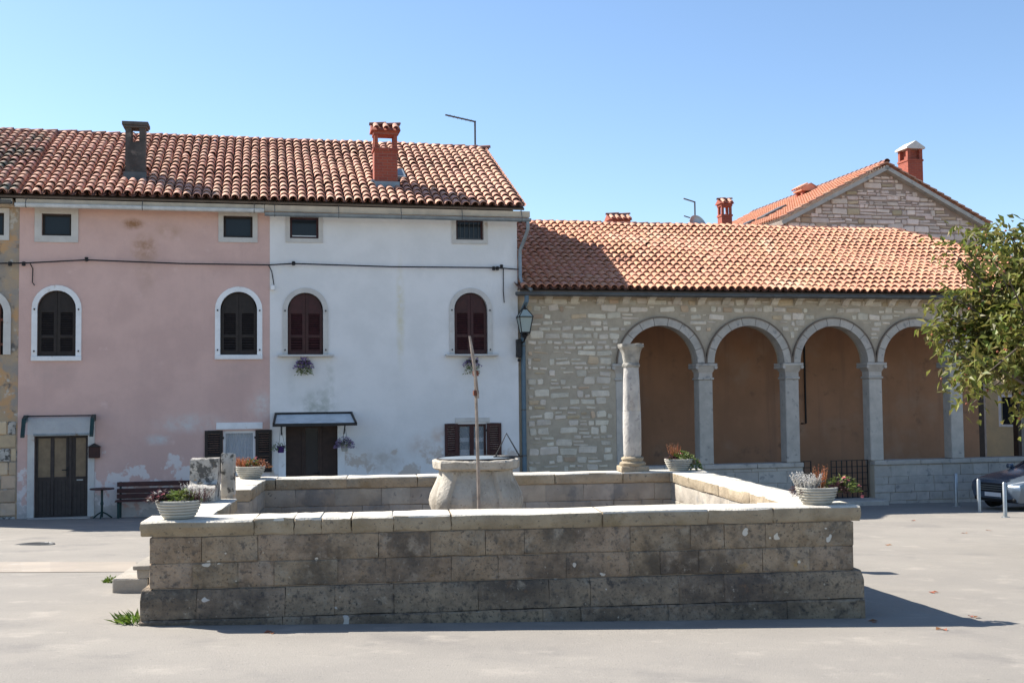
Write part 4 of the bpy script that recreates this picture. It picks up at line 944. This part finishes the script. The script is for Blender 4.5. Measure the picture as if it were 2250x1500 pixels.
# ---- the well
WX,WY=3.2,2.95; WM=EM@Matrix.Translation((WX,WY,FLZ))
WL=thing('stone_well','bulbous carved limestone wellhead with ribs and a flat metal lid','well',WM)
prof=[(.36,0),(.40,.03),(.40,.10),(.37,.14),(.39,.22),(.46,.34),(.535,.45),(.575,.54),(.582,.60),(.565,.68),(.525,.76),(.485,.84),(.46,.90),(.452,.955)]
def sq(a,r):  # softly squared plan
    c,s=abs(math.cos(a)),abs(math.sin(a)); return r*(1/((c**2.4+s**2.4)**(1/2.4)))*.965
mb=MB(); n=48; V=[(sq(2*PI*k/n,r)*math.cos(2*PI*k/n),sq(2*PI*k/n,r)*math.sin(2*PI*k/n),z) for r,z in prof for k in range(n)]
mb.add(V,[(i*n+k,i*n+(k+1)%n,(i+1)*n+(k+1)%n,(i+1)*n+k) for i in range(len(prof)-1) for k in range(n)]); mb.jit(.004,1); mb.build('body',WELL,WL,True)
rp=[(.44,.955),(.50,.965),(.535,.985),(.54,1.06),(.525,1.075),(.40,1.08),(.39,1.05),(.38,.4)]
mb=MB(); V=[]
for r,z in rp:
    for k in range(n):
        a=2*PI*k/n; q=sq(a,r)+.075*math.exp(-(min(abs((math.degrees(a+PI/2+.1)-b_+180)%360-180) for b_ in (-38,38,142,218))/9)**2); V.append((q*math.cos(a),q*math.sin(a),z))
mb.add(V,[(i*n+k,i*n+(k+1)%n,(i+1)*n+(k+1)%n,(i+1)*n+k) for i in range(len(rp)-1) for k in range(n)]); mb.jit(.006,2); mb.build('rim',WELL,WL,True)
for q in range(4):
    a=math.radians((-38,38,142,218)[q])-PI/2-.1; mb=MB(); d=Vector((math.cos(a),math.sin(a),0)); t=Vector((-d.y,d.x,0)); P=[]
    for r,z in prof[3:]:
        base=d*(sq(a,r)-.02)+Vector((0,0,z)); P.append([base-t*.10,base-t*.085+d*.065,base-t*.035+d*.085,base+t*.035+d*.085,base+t*.085+d*.065,base+t*.10])
    k=6; V=[p for r_ in P for p in r_]; mb.add(V,[(i*k+j,i*k+j+1,(i+1)*k+j+1,(i+1)*k+j) for i in range(len(P)-1) for j in range(k-1)]+[tuple(range(k)),tuple((len(P)-1)*k+j for j in range(k))]); mb.jit(.003,q); mb.build('rib',WELL,WL,True)
mb=MB(); mb.lathe([(.455,1.081),(.46,1.085),(.455,1.090),(.3,1.10),(0,1.105),(0,1.09),(.3,1.087),(.45,1.082)],32); L_=mb.build('lid',ZINC,WL,True)
mb=MB(); mb.tube([(.46*math.cos(2*PI*k/32),.46*math.sin(2*PI*k/32),1.087) for k in range(33)],.011,6); mb.build('lid_edge',IRON,L_)
hx,hy=.36,-.12; mb=MB(); mb.tube([(hx-.13,hy,1.105),(hx,hy-.02,1.38),(hx+.16,hy,1.10)],.010,6); mb.tube([(hx-.16,hy-.05,1.105),(hx+.2,hy+.05,1.10)],.010,6); mb.build('lid_handle',IRON,L_)
# tall pole in front of the well
PX,PY=3.16,2.05; PM=EM@Matrix.Translation((PX,PY,FLZ))
PL=thing('well_pole','tall thin weathered pole with lashed stick, upright before the well','pole',PM)
mb=MB(); mb.tube([(0,0,-.02),(.0,0,.8),(-.012,.0,1.55),(-.028,.0,2.16)],[.022,.021,.019,.016],7); mb.build('lower_pole',POLE,PL,True)
mb=MB(); mb.tube([(.002,-.035,1.80),(-.03,-.035,2.1),(-.055,-.02,2.3),(-.085,-.01,2.50)],[.014,.02,.021,.013],7); mb.build('lashed_stick',POLE,PL,True)
for z in (1.86,2.08): mb=MB(); mb.lathe([(.033,-.03),(.036,0),(.033,.03)],8,(-.02,-.016,z)); mb.build('lashing',RUST,PL,True)
# ---- column on the back wall
def cxy(px,depth_y): # enclosure x for a pixel column at local y
    s=(px-1125)/F; ox,oy=ew(0,depth_y); return (s*oy-ox)/(math.cos(EYAW)-s*math.sin(EYAW))
cyy=ED-ET/2; cxx=cxy(1386,cyy)
CM=EM@Matrix.Translation((cxx,cyy,1.003))
CL=thing('stone_column','freestanding antique marble column with dark capital on enclosure wall','column',CM)
mb=MB(); mb.box(-.20,.20,-.19,.19,0,.075,.012); mb.lathe([(.18,.075),(.19,.09),(.19,.12),(.155,.14),(.15,.155),(.163,.17),(.163,.195),(.13,.215)],24); mb.jit(.006,3); mb.build('base',COPE,CL,True)
mb=MB(); mb.lathe([(.118,.21),(.129,.24),(.131,.6),(.128,.86),(.1255,.862),(.1255,.868),(.127,.87),(.116,1.3),(.108,1.50)],28); mb.jit(.003,4); mb.build('shaft',COLM,CL,True)
mb=MB(); mb.lathe([(.115,1.50),(.127,1.515),(.127,1.545),(.11,1.56)],24); V=[]
n=32
for r,z,sqr in ((.11,1.55,0),(.115,1.62,.2),(.125,1.70,.5),(.15,1.77,.9),(.168,1.79,1),(.168,1.835,1),(.0,1.835,1)):
    for k in range(n):
        a=2*PI*k/n; c_,s_=abs(math.cos(a)),abs(math.sin(a)); e=2+6*sqr; q=r/((c_**e+s_**e)**(1/e)); V.append((q*math.cos(a),q*math.sin(a),z))
mb.add(V,[(i*n+k,i*n+(k+1)%n,(i+1)*n+(k+1)%n,(i+1)*n+k) for i in range(6) for k in range(n)]); mb.jit(.006,5); mb.build('capital',CAPD,CL,True)
# ---- planted bowls
def plant_clump(name,parent,mt,n,cx,cy,cz,rx,ry,rz,L,Wd,rr,up=.5):
    mb=MB()
    for _ in range(n):
        a=rr.uniform(0,2*PI); q=math.sqrt(rr.random()); h=rr.random()
        p=(cx+rx*q*math.cos(a)*(1-.35*h),cy+ry*q*math.sin(a)*(1-.35*h),cz+rz*h*(1-.5*q*q))
        d=Vector((math.cos(a)*q+rr.uniform(-.6,.6),math.sin(a)*q+rr.uniform(-.6,.6),up+rr.uniform(-.5,.5)))
        mb.leaf(p,d,(rr.uniform(-1,1),rr.uniform(-1,1),1),L*rr.uniform(.6,1.3),Wd*rr.uniform(.7,1.3))
    return mb.build(name,mt,parent)
def spikes(name,parent,mt,n,cx,cy,cz,r,h,rr,lean=.4,wd=.006):
    mb=MB()
    for _ in range(n):
        a=rr.uniform(0,2*PI); q=r*math.sqrt(rr.random()); d=Vector((math.cos(a)*lean*rr.random(),math.sin(a)*lean*rr.random(),1)); hh=h*rr.uniform(.5,1.1)
        p=Vector((cx+q*math.cos(a),cy+q*math.sin(a),cz)); s=Vector((math.sin(a),-math.cos(a),0))*wd
        mb.add([p-s,p+s,p+d*hh*.6+s*.8,p+d*hh,p+d*hh*.6-s*.8],[(0,1,2,3,4)])
        for t in (.4,.55,.7,.85,.98): mb.leaf(p+d*hh*t,(rr.uniform(-1,1),rr.uniform(-1,1),.8),(rr.uniform(-1,1),rr.uniform(-1,1),1),wd*5,wd*2.2)
    return mb.build(name,mt,parent)
def blooms(name,parent,mt,pts,r,rr):
    mb=MB()
    for p in pts:
        for _ in range(9):
            d=Vector((rr.uniform(-1,1),rr.uniform(-1,1),rr.uniform(-.3,1))); mb.leaf(p,d,(rr.uniform(-1,1),rr.uniform(-1,1),1),r*rr.uniform(.8,1.2),r*.9)
    return mb.build(name,mt,parent)
def bowl(px,loc,label,seed,R0=.205):
    rr=random.Random(seed); B_=thing('planter_bowl',label,'planter',EM@Matrix.Translation(loc)@Matrix.Diagonal((1,1,.84,1)),'ribbed concrete flower bowls on the enclosure wall')
    pr=[(.10,0),(.135,.004)]; k=0
    for i in range(5):
        z=.02+i*.032; r=.135+(R0-.135)*((i+.5)/5)**.62; pr+=[(r-.006,z),(r+.005,z+.010),(r+.005,z+.022),(r-.005,z+.030)]
    pr+=[(R0+.004,.182),(R0+.004,.198),(R0-.02,.200),(R0-.028,.17)]
    mb=MB(); mb.lathe(pr,36); mb.build('bowl',BOWLC,B_,True)
    mb=MB(); mb.lathe([(R0-.02,.165),(.1,.178),(0,.182)],24); mb.build('soil',SOIL,B_,True)
    return B_,rr
s=R_=None
B1,rr=bowl(0,(.22,.22,1.003),'ribbed flower bowl with dark-leaved pink flowers and green herbs by the steps end',21)
plant_clump('green_herbs',B1,LEAFG,260,.02,0,.17,.17,.16,.13,.06,.03,rr); plant_clump('dark_foliage',B1,LEAFD,120,-.17,-.02,.17,.10,.12,.14,.06,.035,rr)
spikes('heather',B1,SILV,60,.10,.05,.17,.09,.2,rr,.5,.004); spikes('dry_sprigs',B1,LEAFD,60,.17,0,.17,.08,.15,rr,.9,.004)
blooms('pink_flowers',B1,PNK,[(-.17,-.12,.25),(-.22,-.05,.22),(-.12,-.12,.27)],.022,rr); blooms('pale_flowers',B1,SILV,[(-.2,-.1,.28),(-.24,-.08,.24),(-.15,-.1,.3),(-.27,-.05,.2)],.02,rr)
B2,rr=bowl(0,(.25,ED-.26,1.003),'ribbed flower bowl with rust-orange foliage at corner nearest the shuttered window',22)
spikes('rust_sprigs',B2,DRYL,110,-.10,0,.17,.09,.16,rr,.6,.005); plant_clump('green_leaves',B2,LEAFG,80,.03,0,.17,.10,.1,.13,.06,.03,rr); plant_clump('rust_leaves',B2,DRYL,150,.13,0,.16,.14,.12,.13,.055,.022,rr)
blooms('pink_flower',B2,PNK,[(.08,-.03,.32),(.085,-.02,.345)],.022,rr); spikes('flower_stem',B2,LEAFG,4,.08,-.02,.17,.01,.16,rr,.05,.004)
b3x=cxy(1487,ED-.26)
B3,rr=bowl(0,(b3x,ED-.26,1.003),'ribbed flower bowl spilling green leaves beside the marble column',23)
plant_clump('green_leaves',B3,LEAFG,240,.04,0,.17,.2,.16,.16,.055,.03,rr); plant_clump('trailing_leaves',B3,LEAFG,130,.22,-.08,.02,.09,.09,.2,.05,.03,rr,-.2); plant_clump('dark_foliage',B3,LEAFD,60,-.13,-.06,.17,.1,.1,.08,.05,.03,rr)
spikes('rust_sprigs',B3,DRYL,40,-.06,0,.2,.07,.25,rr,.3,.004); blooms('pink_flowers',B3,PNK,[(.0,-.1,.3),(.04,-.1,.29),(.28,-.1,.15)],.018,rr)
B4,rr=bowl(0,(exl(1812)-.02,.24,1.003),'ribbed flower bowl with silver foliage and pink flowers at corner facing the loggia',24)
spikes('silver_foliage',B4,SILV,150,-.10,0,.17,.10,.17,rr,.6,.006); spikes('rust_sprigs',B4,DRYL,40,.04,.02,.17,.05,.26,rr,.25,.004)
plant_clump('dark_foliage',B4,LEAFD,140,.2,-.05,.12,.10,.1,.13,.06,.04,rr); plant_clump('dark_trailing',B4,LEAFD,80,-.2,-.02,.13,.08,.12,.1,.06,.012,rr,-.1)
plant_clump('green_leaves',B4,LEAFG,260,.26,.02,.12,.2,.14,.2,.055,.03,rr); blooms('pink_flowers',B4,PNK,[(.3,-.06,.27),(.42,-.04,.2),(.43,-.04,.13),(.46,-.03,.08),(.26,-.05,.3)],.025,rr)
# weeds at the wall foot
for (px,py,s_,lb) in ((302,1368,.20,'tuft of bright green weeds at the front wall corner'),(243,1279,.085,'small green weed tuft below the stone steps')):
    rr=random.Random(px); p=gp(px,py); mb=MB()
    for _ in range(170):
        a=rr.uniform(0,2*PI); q=s_*.8*math.sqrt(rr.random()); d=Vector((math.cos(a)*.8,math.sin(a)*.8,rr.uniform(.4,1.4))); mb.leaf((q*math.cos(a)*1.2,q*math.sin(a)*.6,-.01+.08*rr.random()*(1-q/s_)),d,(rr.uniform(-.5,.5),rr.uniform(-.5,.5),1),s_*.55*rr.uniform(.5,1.2),.022)
    tag(mb.build('weed_tuft',GRASS,None,False,p),lb,'weeds')
# fallen leaves
rr=random.Random(77)
for (px,py) in ((1945,1197),(2012,1144),(2125,1172),(2040,1301),(2142,1358),(1930,1365),(1520,1353),(2069,1381),(2175,1166),(600,1388)):
    p=gp(px,py); mb=MB(); mb.leaf((0,0,.008),(1,.2,.1),(.2,.1,1),.10,.06); mb.leaf((.02,.03,.006),(.5,1,.15),(.1,-.2,1),.08,.05)
    o=mb.build('fallen_leaf',DRYL,None,False,p); o.rotation_euler=(0,0,rr.uniform(0,6)); tag(o,'dry fallen leaf lying on the pale paving','leaf','dry leaves scattered on the paving')

# ================================================================= things along the houses
# bench
b0,b1=fU(255,1090,-.35),fU(425,1090,-.35); bz0=fgz((b0+b1)/2,-.35)
BN=thing('park_bench','dark red slatted bench with iron legs against the pink wall','bench',FM)
for i,(y,z) in enumerate(((-.16,.82),(-.18,.66),(-.2,.53))): mb=MB(); mb.box(b0,b1,y-.02,y+.015,bz0+z-.055,bz0+z+.055,.008); mb.build('back_slat',BENCH,BN)
for i in range(4): mb=MB(); y=-.26-i*.105; mb.box(b0,b1,y-.045,y+.045,bz0+.42,bz0+.45,.006); mb.build('seat_slat',BENCH,BN)
for x in (b0+.08,b1-.08):
    mb=MB(); mb.box(x-.025,x+.025,-.155,-.115,bz0-.02,bz0+.88); mb.box(x-.025,x+.025,-.62,-.58,bz0-.02,bz0+.42); mb.box(x-.025,x+.025,-.62,-.12,bz0+.38,bz0+.42); mb.build('leg',GREENM,BN)
# bistro table
tu=fU(224,1100,-.45); tz=fgz(tu,-.45)
TB=thing('pedestal_table','small round pedestal table between pink house door and bench','table',FM@Matrix.Translation((tu,-.45,tz)))
mb=MB(); mb.lathe([(0,.70),(.28,.70),(.29,.715),(.28,.73),(0,.732)],24); mb.build('table_top',BENCH,TB)
mb=MB(); mb.lathe([(.03,.03),(.028,.3),(.04,.36),(.028,.42),(.03,.7)],12); mb.build('pedestal',GREENM,TB,True)
for k in range(3):
    a=k*2*PI/3+.5; mb=MB(); mb.tube([(0,0,.16),(.12*math.cos(a),.12*math.sin(a),.1),(.25*math.cos(a),.25*math.sin(a),.0)],.018,6); mb.build('foot',GREENM,TB)
# mailbox
mx,mz=fu(208,990)
MBX=thing('mailbox','small dark red mailbox with pitched lid beside grey-brown door','mailbox',FM@Matrix.Translation((mx,0,mz)))
mb=MB(); mb.box(-.13,.13,-.13,-.003,-.17,.10,.006); mb.build('box',MAROON,MBX)
mb=MB(); mb.prism([(-.16,.10),(.16,.10),(0,.19)],-.16,-.003); mb.build('lid',IRON,MBX)
# house number plaque
# window flowers
def trailing(px,py,label,seed,y=-.12,r=.22,mt=PUR,n=200,dn=.35):
    u,z=fu(px,py,y); rr=random.Random(seed); T=thing('window_flowers',label,'flowers',FM@Matrix.Translation((u,y,z)))
    mb=MB(); mb.box(-.15,.15,-.06,.06,-.08,.01,.01); mb.build('trough',DARKW,T)
    plant_clump('leaves',T,LEAFG,n,0,-.03,-dn,r*1.0,.13,dn+.1,.07,.035,rr,-.3); plant_clump('petals',T,mt,n,0,-.05,-.2,r*1.25,.14,.3,.05,.045,rr); return T
trailing(668,793,'purple flowers trailing from maroon shuttered window above the canopy',31)
trailing(1037,791,'sparse purple flowers trailing from window sill behind the pole',32,n=110)
# hanging pots by the white house door
def hanging(px,ptop,pbot,label,seed,mt,n,full):
    y=-.5; u,z=fu(px,pbot,y); zt=kz0+.0; rr=random.Random(seed); T=thing('hanging_pot',label,'flower pot',FM@Matrix.Translation((u,y,z)))
    mb=MB(); mb.lathe([(.07,-.07),(.10,.09),(.105,.10),(.09,.10),(.085,.08)],16); mb.build('pot',VIO if not full else BOWLC,T,True)
    mb=MB()
    for k in range(3):
        a=k*2*PI/3; mb.tube([(.1*math.cos(a),.1*math.sin(a),.09),(0,0,zt-z)],.005,4)
    mb.build('hanger',IRON,T)
    plant_clump('leaves',T,LEAFG,120,-.05 if not full else 0,0,-.02 if not full else .05,.2,.14,.22,.06,.03,rr,.0)
    if full: plant_clump('petals',T,mt,420,0,0,.0,.3,.2,.32,.045,.035,rr)
    return T
hanging(617,932,988,'violet hanging pot with trailing green plant left of the brown door',41,PUR,100,False)
hanging(757,938,985,'hanging basket full of mauve flowers under canopy corner',42,petal('mauve_petal',(.26,.19,.34)),300,True)
# lantern
lu_,lz_=fu(1153,707,-.38)
LN=thing('street_lantern','black four-sided glass street lantern on bracket beside the rubble wall','lantern',FM@Matrix.Translation((lu_,-.38,lz_)))
mb=MB(); mb.add([(sx*.11,sy*.11,-.27) for sx,sy in ((-1,-1),(1,-1),(1,1),(-1,1))]+[(sx*.175,sy*.175,.12) for sx,sy in ((-1,-1),(1,-1),(1,1),(-1,1))],[(0,1,5,4),(1,2,6,5),(2,3,7,6),(3,0,4,7)]); mb.build('glass',LAMPG,LN)
mb=MB()
for sx,sy in ((-1,-1),(1,-1),(1,1),(-1,1)): mb.tube([(sx*.112,sy*.112,-.28),(sx*.178,sy*.178,.12)],.013,5); mb.tube([(sx*.19,sy*.19,.13),(sx*.06,sy*.06,.33)],.012,5)
mb.box(-.2,.2,-.2,.2,.115,.14); mb.box(-.125,.125,-.125,.125,-.3,-.27); mb.build('frame',IRON,LN)
mb=MB(); mb.add([(sx*.185,sy*.185,.141) for sx,sy in ((-1,-1),(1,-1),(1,1),(-1,1))]+[(sx*.055,sy*.055,.33) for sx,sy in ((-1,-1),(1,-1),(1,1),(-1,1))],[(0,1,5,4),(1,2,6,5),(2,3,7,6),(3,0,4,7),(4,5,6,7)]); mb.build('hood',LAMPG,LN)
mb=MB(); mb.lathe([(.07,.32),(.075,.35),(.03,.38),(.03,.41),(.012,.44),(0,.47)],10); mb.build('finial',IRON,LN)
mb=MB(); mb.lathe([(.03,-.46),(.05,-.40),(.10,-.34),(.05,-.3)],10)
mb.tube([(0,0,-.44),(0,.12,-.52),(-.02,.30,-.54),(-.05,.385,-.50)],.022,7); mb.tube([(0,.02,-.42),(.0,.2,-.40),(-.03,.385,-.35)],.012,6)
for k in range(6): a=k*PI/3; mb.tube([(.03*math.cos(a),.03*math.sin(a),-.40),(.11*math.cos(a),.11*math.sin(a),-.33),(.13*math.cos(a),.13*math.sin(a),-.29)],.008,5)
mb.build('bracket',IRON,LN)
bu_,bz_=fu(1140,765,-.12)
BX=thing('meter_box','narrow black box with a hanging ball fixed under lantern','box',FM@Matrix.Translation((bu_,-.12,bz_)))
mb=MB(); mb.box(-.06,.06,-.06,.119,-.24,.24,.01); mb.build('box',IRON,BX); mb=MB(); mb.lathe([(0,-.36),(.035,-.345),(.045,-.32),(.035,-.295),(0,-.28)],10); mb.tube([(0,0,-.29),(0,0,-.235)],.008,5); mb.build('ball',IRON,BX,True)
# overhead cable along the facades
CB=thing('wall_cable','black cable strung along the house fronts on small insulators','cable',FM)
pts=[(-60,580),(22,578),(52,578),(190,571),(400,579),(590,582),(645,579),(860,586),(1090,588),(1139,592)]
P3=[(fu(a,b,-.10)[0],-.10,fu(a,b,-.10)[1]) for a,b in pts]
mb=MB(); mb.tube(P3,.017,6); mb.build('cable',CABLE,CB,True)
for (a,b) in ((22,580),(52,580),(190,570),(645,579),(1085,590),(1093,590),(1102,586)):
    u,z=fu(a,b,-.10); mb=MB(); mb.lathe([(.02,-.05),(.045,-.04),(.045,.0),(.03,.01),(.045,.02),(.045,.05),(.02,.06)],8,(u,-.10,z)); mb.tube([(u,-.10,z),(u,.02,z)],.012,5); mb.build('insulator',IRON,CB,True)
for L in ([(66,579),(72,590),(71,620),(76,627)],[(590,582),(597,596),(601,620),(602,626)],[(1106,588),(1106,640),(1108,665)]):
    mb=MB(); mb.tube([(fu(a,b,-.04)[0],-.04,fu(a,b,-.04)[1]) for a,b in L],.013,5); mb.build('drop_wire',CABLE,CB,True)
u,z=fu(599,631,-.05); mb=MB(); mb.box(u-.05,u+.05,-.09,.0,z-.07,z+.05,.01); mb.build('junction_box',TRIM,CB)

# ================================================================= square on the right: bollards, car
for i,(px,py,pt_) in enumerate(((2102,1113,1040),(2152,1125,1053),(2209,1136,1060))):
    p=gp(px,py); h=(py-pt_)/F*p.y; T=thing('bollard',['slim steel bollard standing nearest the loggia parapet','slim steel bollard before the number plate of the car','slim steel bollard standing out on the sunny paving beside car'][i],'bollard',Matrix.Translation(p),'steel bollards before the parked car')
    mb=MB(); mb.lathe([(.045,-.05),(.045,h-.02),(.03,h),(0,h+.004)],14); mb.build('post',STEEL,T,True)
    mb=MB(); mb.lathe([(.10,-.02),(.10,.012),(.05,.02)],14); mb.build('foot_plate',STEEL,T)
# car, nose towards the bollards
CARP=mat('car_paint',(.13,.165,.21),(.12,.155,.2),1,.25,0,rnd=0,metal=.5,spec=.6); CHR=mat('chrome',(.6,.6,.6),None,1,.15,0,rnd=0,metal=1); TYRE=mat('tyre_rubber',(.02,.02,.02),None,5,.85,0,rnd=0)
BLK=mat('black_plastic',(.015,.015,.016),None,5,.5,0,rnd=0); HEADL=glass_mat('headlamp_glass',(.45,.48,.5),.8); TAIL=mat('tail_lamp',(.3,.02,.02),None,1,.2,0,rnd=0); PLATE=mat('number_plate',(.7,.7,.7),None,1,.4,0,rnd=0)
cp=gp(2332,1121); cang=math.radians(24)
CM_=Matrix.Translation((cp.x,cp.y,gz(cp.x,cp.y)))@Matrix.Rotation(PI+cang,4,'Z')   # local +x = forward
CA=thing('parked_car','dark grey-blue saloon car parked behind the steel bollards','car',CM_@Matrix.Translation((-.92,-.86,0)))
# stations: x from nose(2.3) to tail(-2.35); each ring: half width at sill, belt, roof and their heights
def car_ring(x,ws,wb,zb,zt_,wt,z0):
    r=[(x,-ws*.92,z0),(x,-ws,z0+.12),(x,-wb,(z0+zb)/2+.08),(x,-wb*.97,zb),(x,-wt,zt_-.05 if zt_>zb+.06 else zb+.01),(x,-wt*.72,zt_)]
    return r+[(a,-b,c) for a,b,c in reversed(r)]
S=[(2.31,.55,.62,.60,.62,.5,.30),(2.24,.74,.80,.68,.71,.62,.24),(2.05,.84,.87,.76,.80,.72,.20),(1.5,.88,.90,.87,.915,.76,.20),(.95,.88,.90,.94,.985,.76,.20),(.80,.88,.90,.955,1.02,.75,.20),(.1,.88,.90,.97,1.40,.60,.20),(-.4,.88,.9,.975,1.455,.60,.20),(-1.0,.88,.9,.98,1.42,.60,.20),(-1.75,.88,.89,1.0,1.09,.68,.20),(-2.1,.86,.87,1.0,1.04,.7,.22),(-2.32,.76,.80,.92,.95,.66,.30)]
mb=MB(); rg=[car_ring(*s_) for s_ in S]; k=12
mb.add([p for r_ in rg for p in r_],[(i*k+j,i*k+(j+1)%k,(i+1)*k+(j+1)%k,(i+1)*k+j) for i in range(len(rg)-1) for j in range(k)]+[tuple(range(k)),tuple((len(rg)-1)*k+j for j in range(k))])
body=mb.build('body',CARP,CA,True)
def quadpatch(name,mt,pts,off=.012,par=None):
    c=sum((Vector(p) for p in pts),Vector())/len(pts); mb=MB(); ctr=Vector((-.2,0,.7)); V=[Vector(p)+(Vector(p)-ctr).normalized()*off for p in pts]; mb.add(V,[tuple(range(len(V)))]); return mb.build(name,mt,par or CA)
quadpatch('windscreen',GLASS,[(.78,-.66,1.0),(.78,.66,1.0),(.14,.50,1.385),(.14,-.50,1.385)]); quadpatch('rear_window',GLASS,[(-1.05,-.5,1.40),(-1.05,.5,1.40),(-1.68,.6,1.10),(-1.68,-.6,1.10)])
for s in (-1,1):
    quadpatch('side_window',GLASS,[(.62,s*.80,1.02),(.05,s*.67,1.35),(-.42,s*.665,1.40),(-.42,s*.83,1.02)],.03); quadpatch('side_window',GLASS,[(-.48,s*.83,1.02),(-.48,s*.665,1.40),(-.98,s*.68,1.36),(-1.45,s*.79,1.05)],.03)
    mb=MB(); mb.add([(2.27,s*.46,.60),(2.12,s*.80,.62),(1.80,s*.885,.72),(1.78,s*.87,.80),(2.05,s*.74,.775),(2.24,s*.48,.70)],[(0,1,2,3,4,5)]); V=mb.v; mb.v=[(x+.02,y+s*.015,z) for x,y,z in V]; mb.build('headlight',HEADL,CA)
    quadpatch('tail_lamp',TAIL,[(-2.28,s*.5,.75),(-2.22,s*.79,.76),(-2.18,s*.8,.9),(-2.27,s*.5,.9)],.02)
    mb=MB(); mb.box(.62,.80,s*.92-.07,s*.92+.07,.98,1.10,.03); mb.build('mirror',CARP,CA)
    for xw in (1.38,-1.42):
        mb=MB(); y0=s*.70; 
        mb.add([(xw+.365*math.cos(2*PI*q/20),s*.906,.33+.365*math.sin(2*PI*q/20)) for q in range(20)],[tuple(range(20))]); mb.build('wheel_arch',BLK,CA)
        mb=MB(); n=28; P=[(.20,-.10),(.29,-.105),(.318,-.08),(.322,0),(.318,.08),(.29,.105),(.20,.10)]
        V=[(xw+r*math.cos(2*PI*q/n),s*.82+t,.32+r*math.sin(2*PI*q/n)) for r,t in P for q in range(n)]
        mb.add(V,[(i*n+q,i*n+(q+1)%n,(i+1)*n+(q+1)%n,(i+1)*n+q) for i in range(len(P)-1) for q in range(n)]); WH=mb.build('wheel',TYRE,CA,True)
        mb=MB()
        for q in range(10):
            a=2*PI*q/10; d=Vector((math.cos(a),0,math.sin(a))); t=Vector((-math.sin(a),0,math.cos(a))); c0=Vector((xw,s*.915,.32)); mb.add([c0+d*.03-t*.022,c0+d*.03+t*.022,c0+d*.215+t*.03+Vector((0,s*.01,0)),c0+d*.215-t*.03+Vector((0,s*.01,0))],[(0,1,2,3)])
        V=[(xw+r*math.cos(2*PI*q/24),s*(.915+o_),.32+r*math.sin(2*PI*q/24)) for r,o_ in ((.195,-.03),(.205,.012),(.225,.014)) for q in range(24)]
        mb.add(V,[(i*24+q,i*24+(q+1)%24,(i+1)*24+(q+1)%24,(i+1)*24+q) for i in range(2) for q in range(24)])
        mb.add([(xw+.19*math.cos(2*PI*q/24),s*.86,.32+.19*math.sin(2*PI*q/24)) for q in range(24)],[tuple(range(24))]); mb.build('rim',STEEL,WH)
mb=MB()
mb.box(2.27,2.335,-.42,.42,.47,.70,.02); GRL=mb.build('grille',BLK,CA)
for z in (.53,.585,.64): mb=MB(); mb.box(2.33,2.345,-.40,.40,z-.01,z+.01); mb.build('grille_bar',CHR,GRL)
mb=MB(); mb.box(2.335,2.352,-.26,.26,.36,.465,.004); mb.build('number_plate',PLATE,CA)
mb=MB(); mb.box(2.20,2.315,-.66,.66,.24,.34,.03); mb.build('lower_intake',BLK,CA)

# ================================================================= tree on the right
TX,TY=8.85,18.2; TZ=gz(TX,TY); rr=random.Random(99)
TR=thing('broadleaf_tree','leafy green tree with reddish fruit reaching in front of the loggia','tree',Matrix.Translation((TX,TY,TZ)))
cz=3.15-TZ; cen=Vector((0,0,cz)); mb=MB()
mb.tube([(0,0,-.1),(.03,0,.6),(.0,.03,1.3),(.02,.02,2.2),(-.03,0,3.2),(0,0,cz+.8)],[.17,.14,.125,.11,.08,.03],10)
tips=[]
for k in range(60):
    a=rr.uniform(0,2*PI); el=rr.uniform(-.55,1.2); L=rr.uniform(1.2,2.1); st=Vector((0,0,rr.uniform(1.9,cz+.5)))
    d=Vector((math.cos(a)*math.cos(el),math.sin(a)*math.cos(el),math.sin(el))); e=cen+Vector((d.x*L,d.y*L,d.z*L*(1.12 if d.z>0 else 1.75))); mid=st.lerp(e,.5)+Vector((0,0,.12))
    mb.tube([st,mid,e],[.04,.022,.007],5); tips.append((st,mid,e))
    for q in range(4):
        t=rr.uniform(.35,.95); b0=st.lerp(mid,t*2) if t<.5 else mid.lerp(e,t*2-1); e2=b0+Vector((rr.uniform(-.6,.6),rr.uniform(-.6,.6),rr.uniform(-.35,.4))); mb.tube([b0,e2],[.012,.004],4); tips.append((b0,b0.lerp(e2,.5),e2))
mb.build('trunk',BARK,TR,True)
lm=MB(); fm=MB()
for (a,b,c_) in tips:
    for q in range(5):
        t=rr.uniform(.45,1.05); p=a.lerp(b,t*2) if t<.5 else b.lerp(c_,t*2-1)
        for _ in range(9):
            o=Vector((rr.gauss(0,.15),rr.gauss(0,.15),rr.gauss(0,.13))); d=Vector((rr.uniform(-1,1),rr.uniform(-1,1),rr.uniform(-1.1,.4)))
            lm.leaf(p+o,d,(rr.uniform(-.8,.8),rr.uniform(-.8,.8),1),rr.uniform(.13,.22),rr.uniform(.065,.11))
        if rr.random()<.35:
            o=p+Vector((rr.gauss(0,.12),rr.gauss(0,.12),rr.gauss(0,.1)-.05)); fm.lathe([(0,-.02),(.018,-.01),(.018,.01),(0,.02)],5,o)
lm.build('crown',LEAF,TR); stuff(fm.build('fruit',FRUIT,TR))
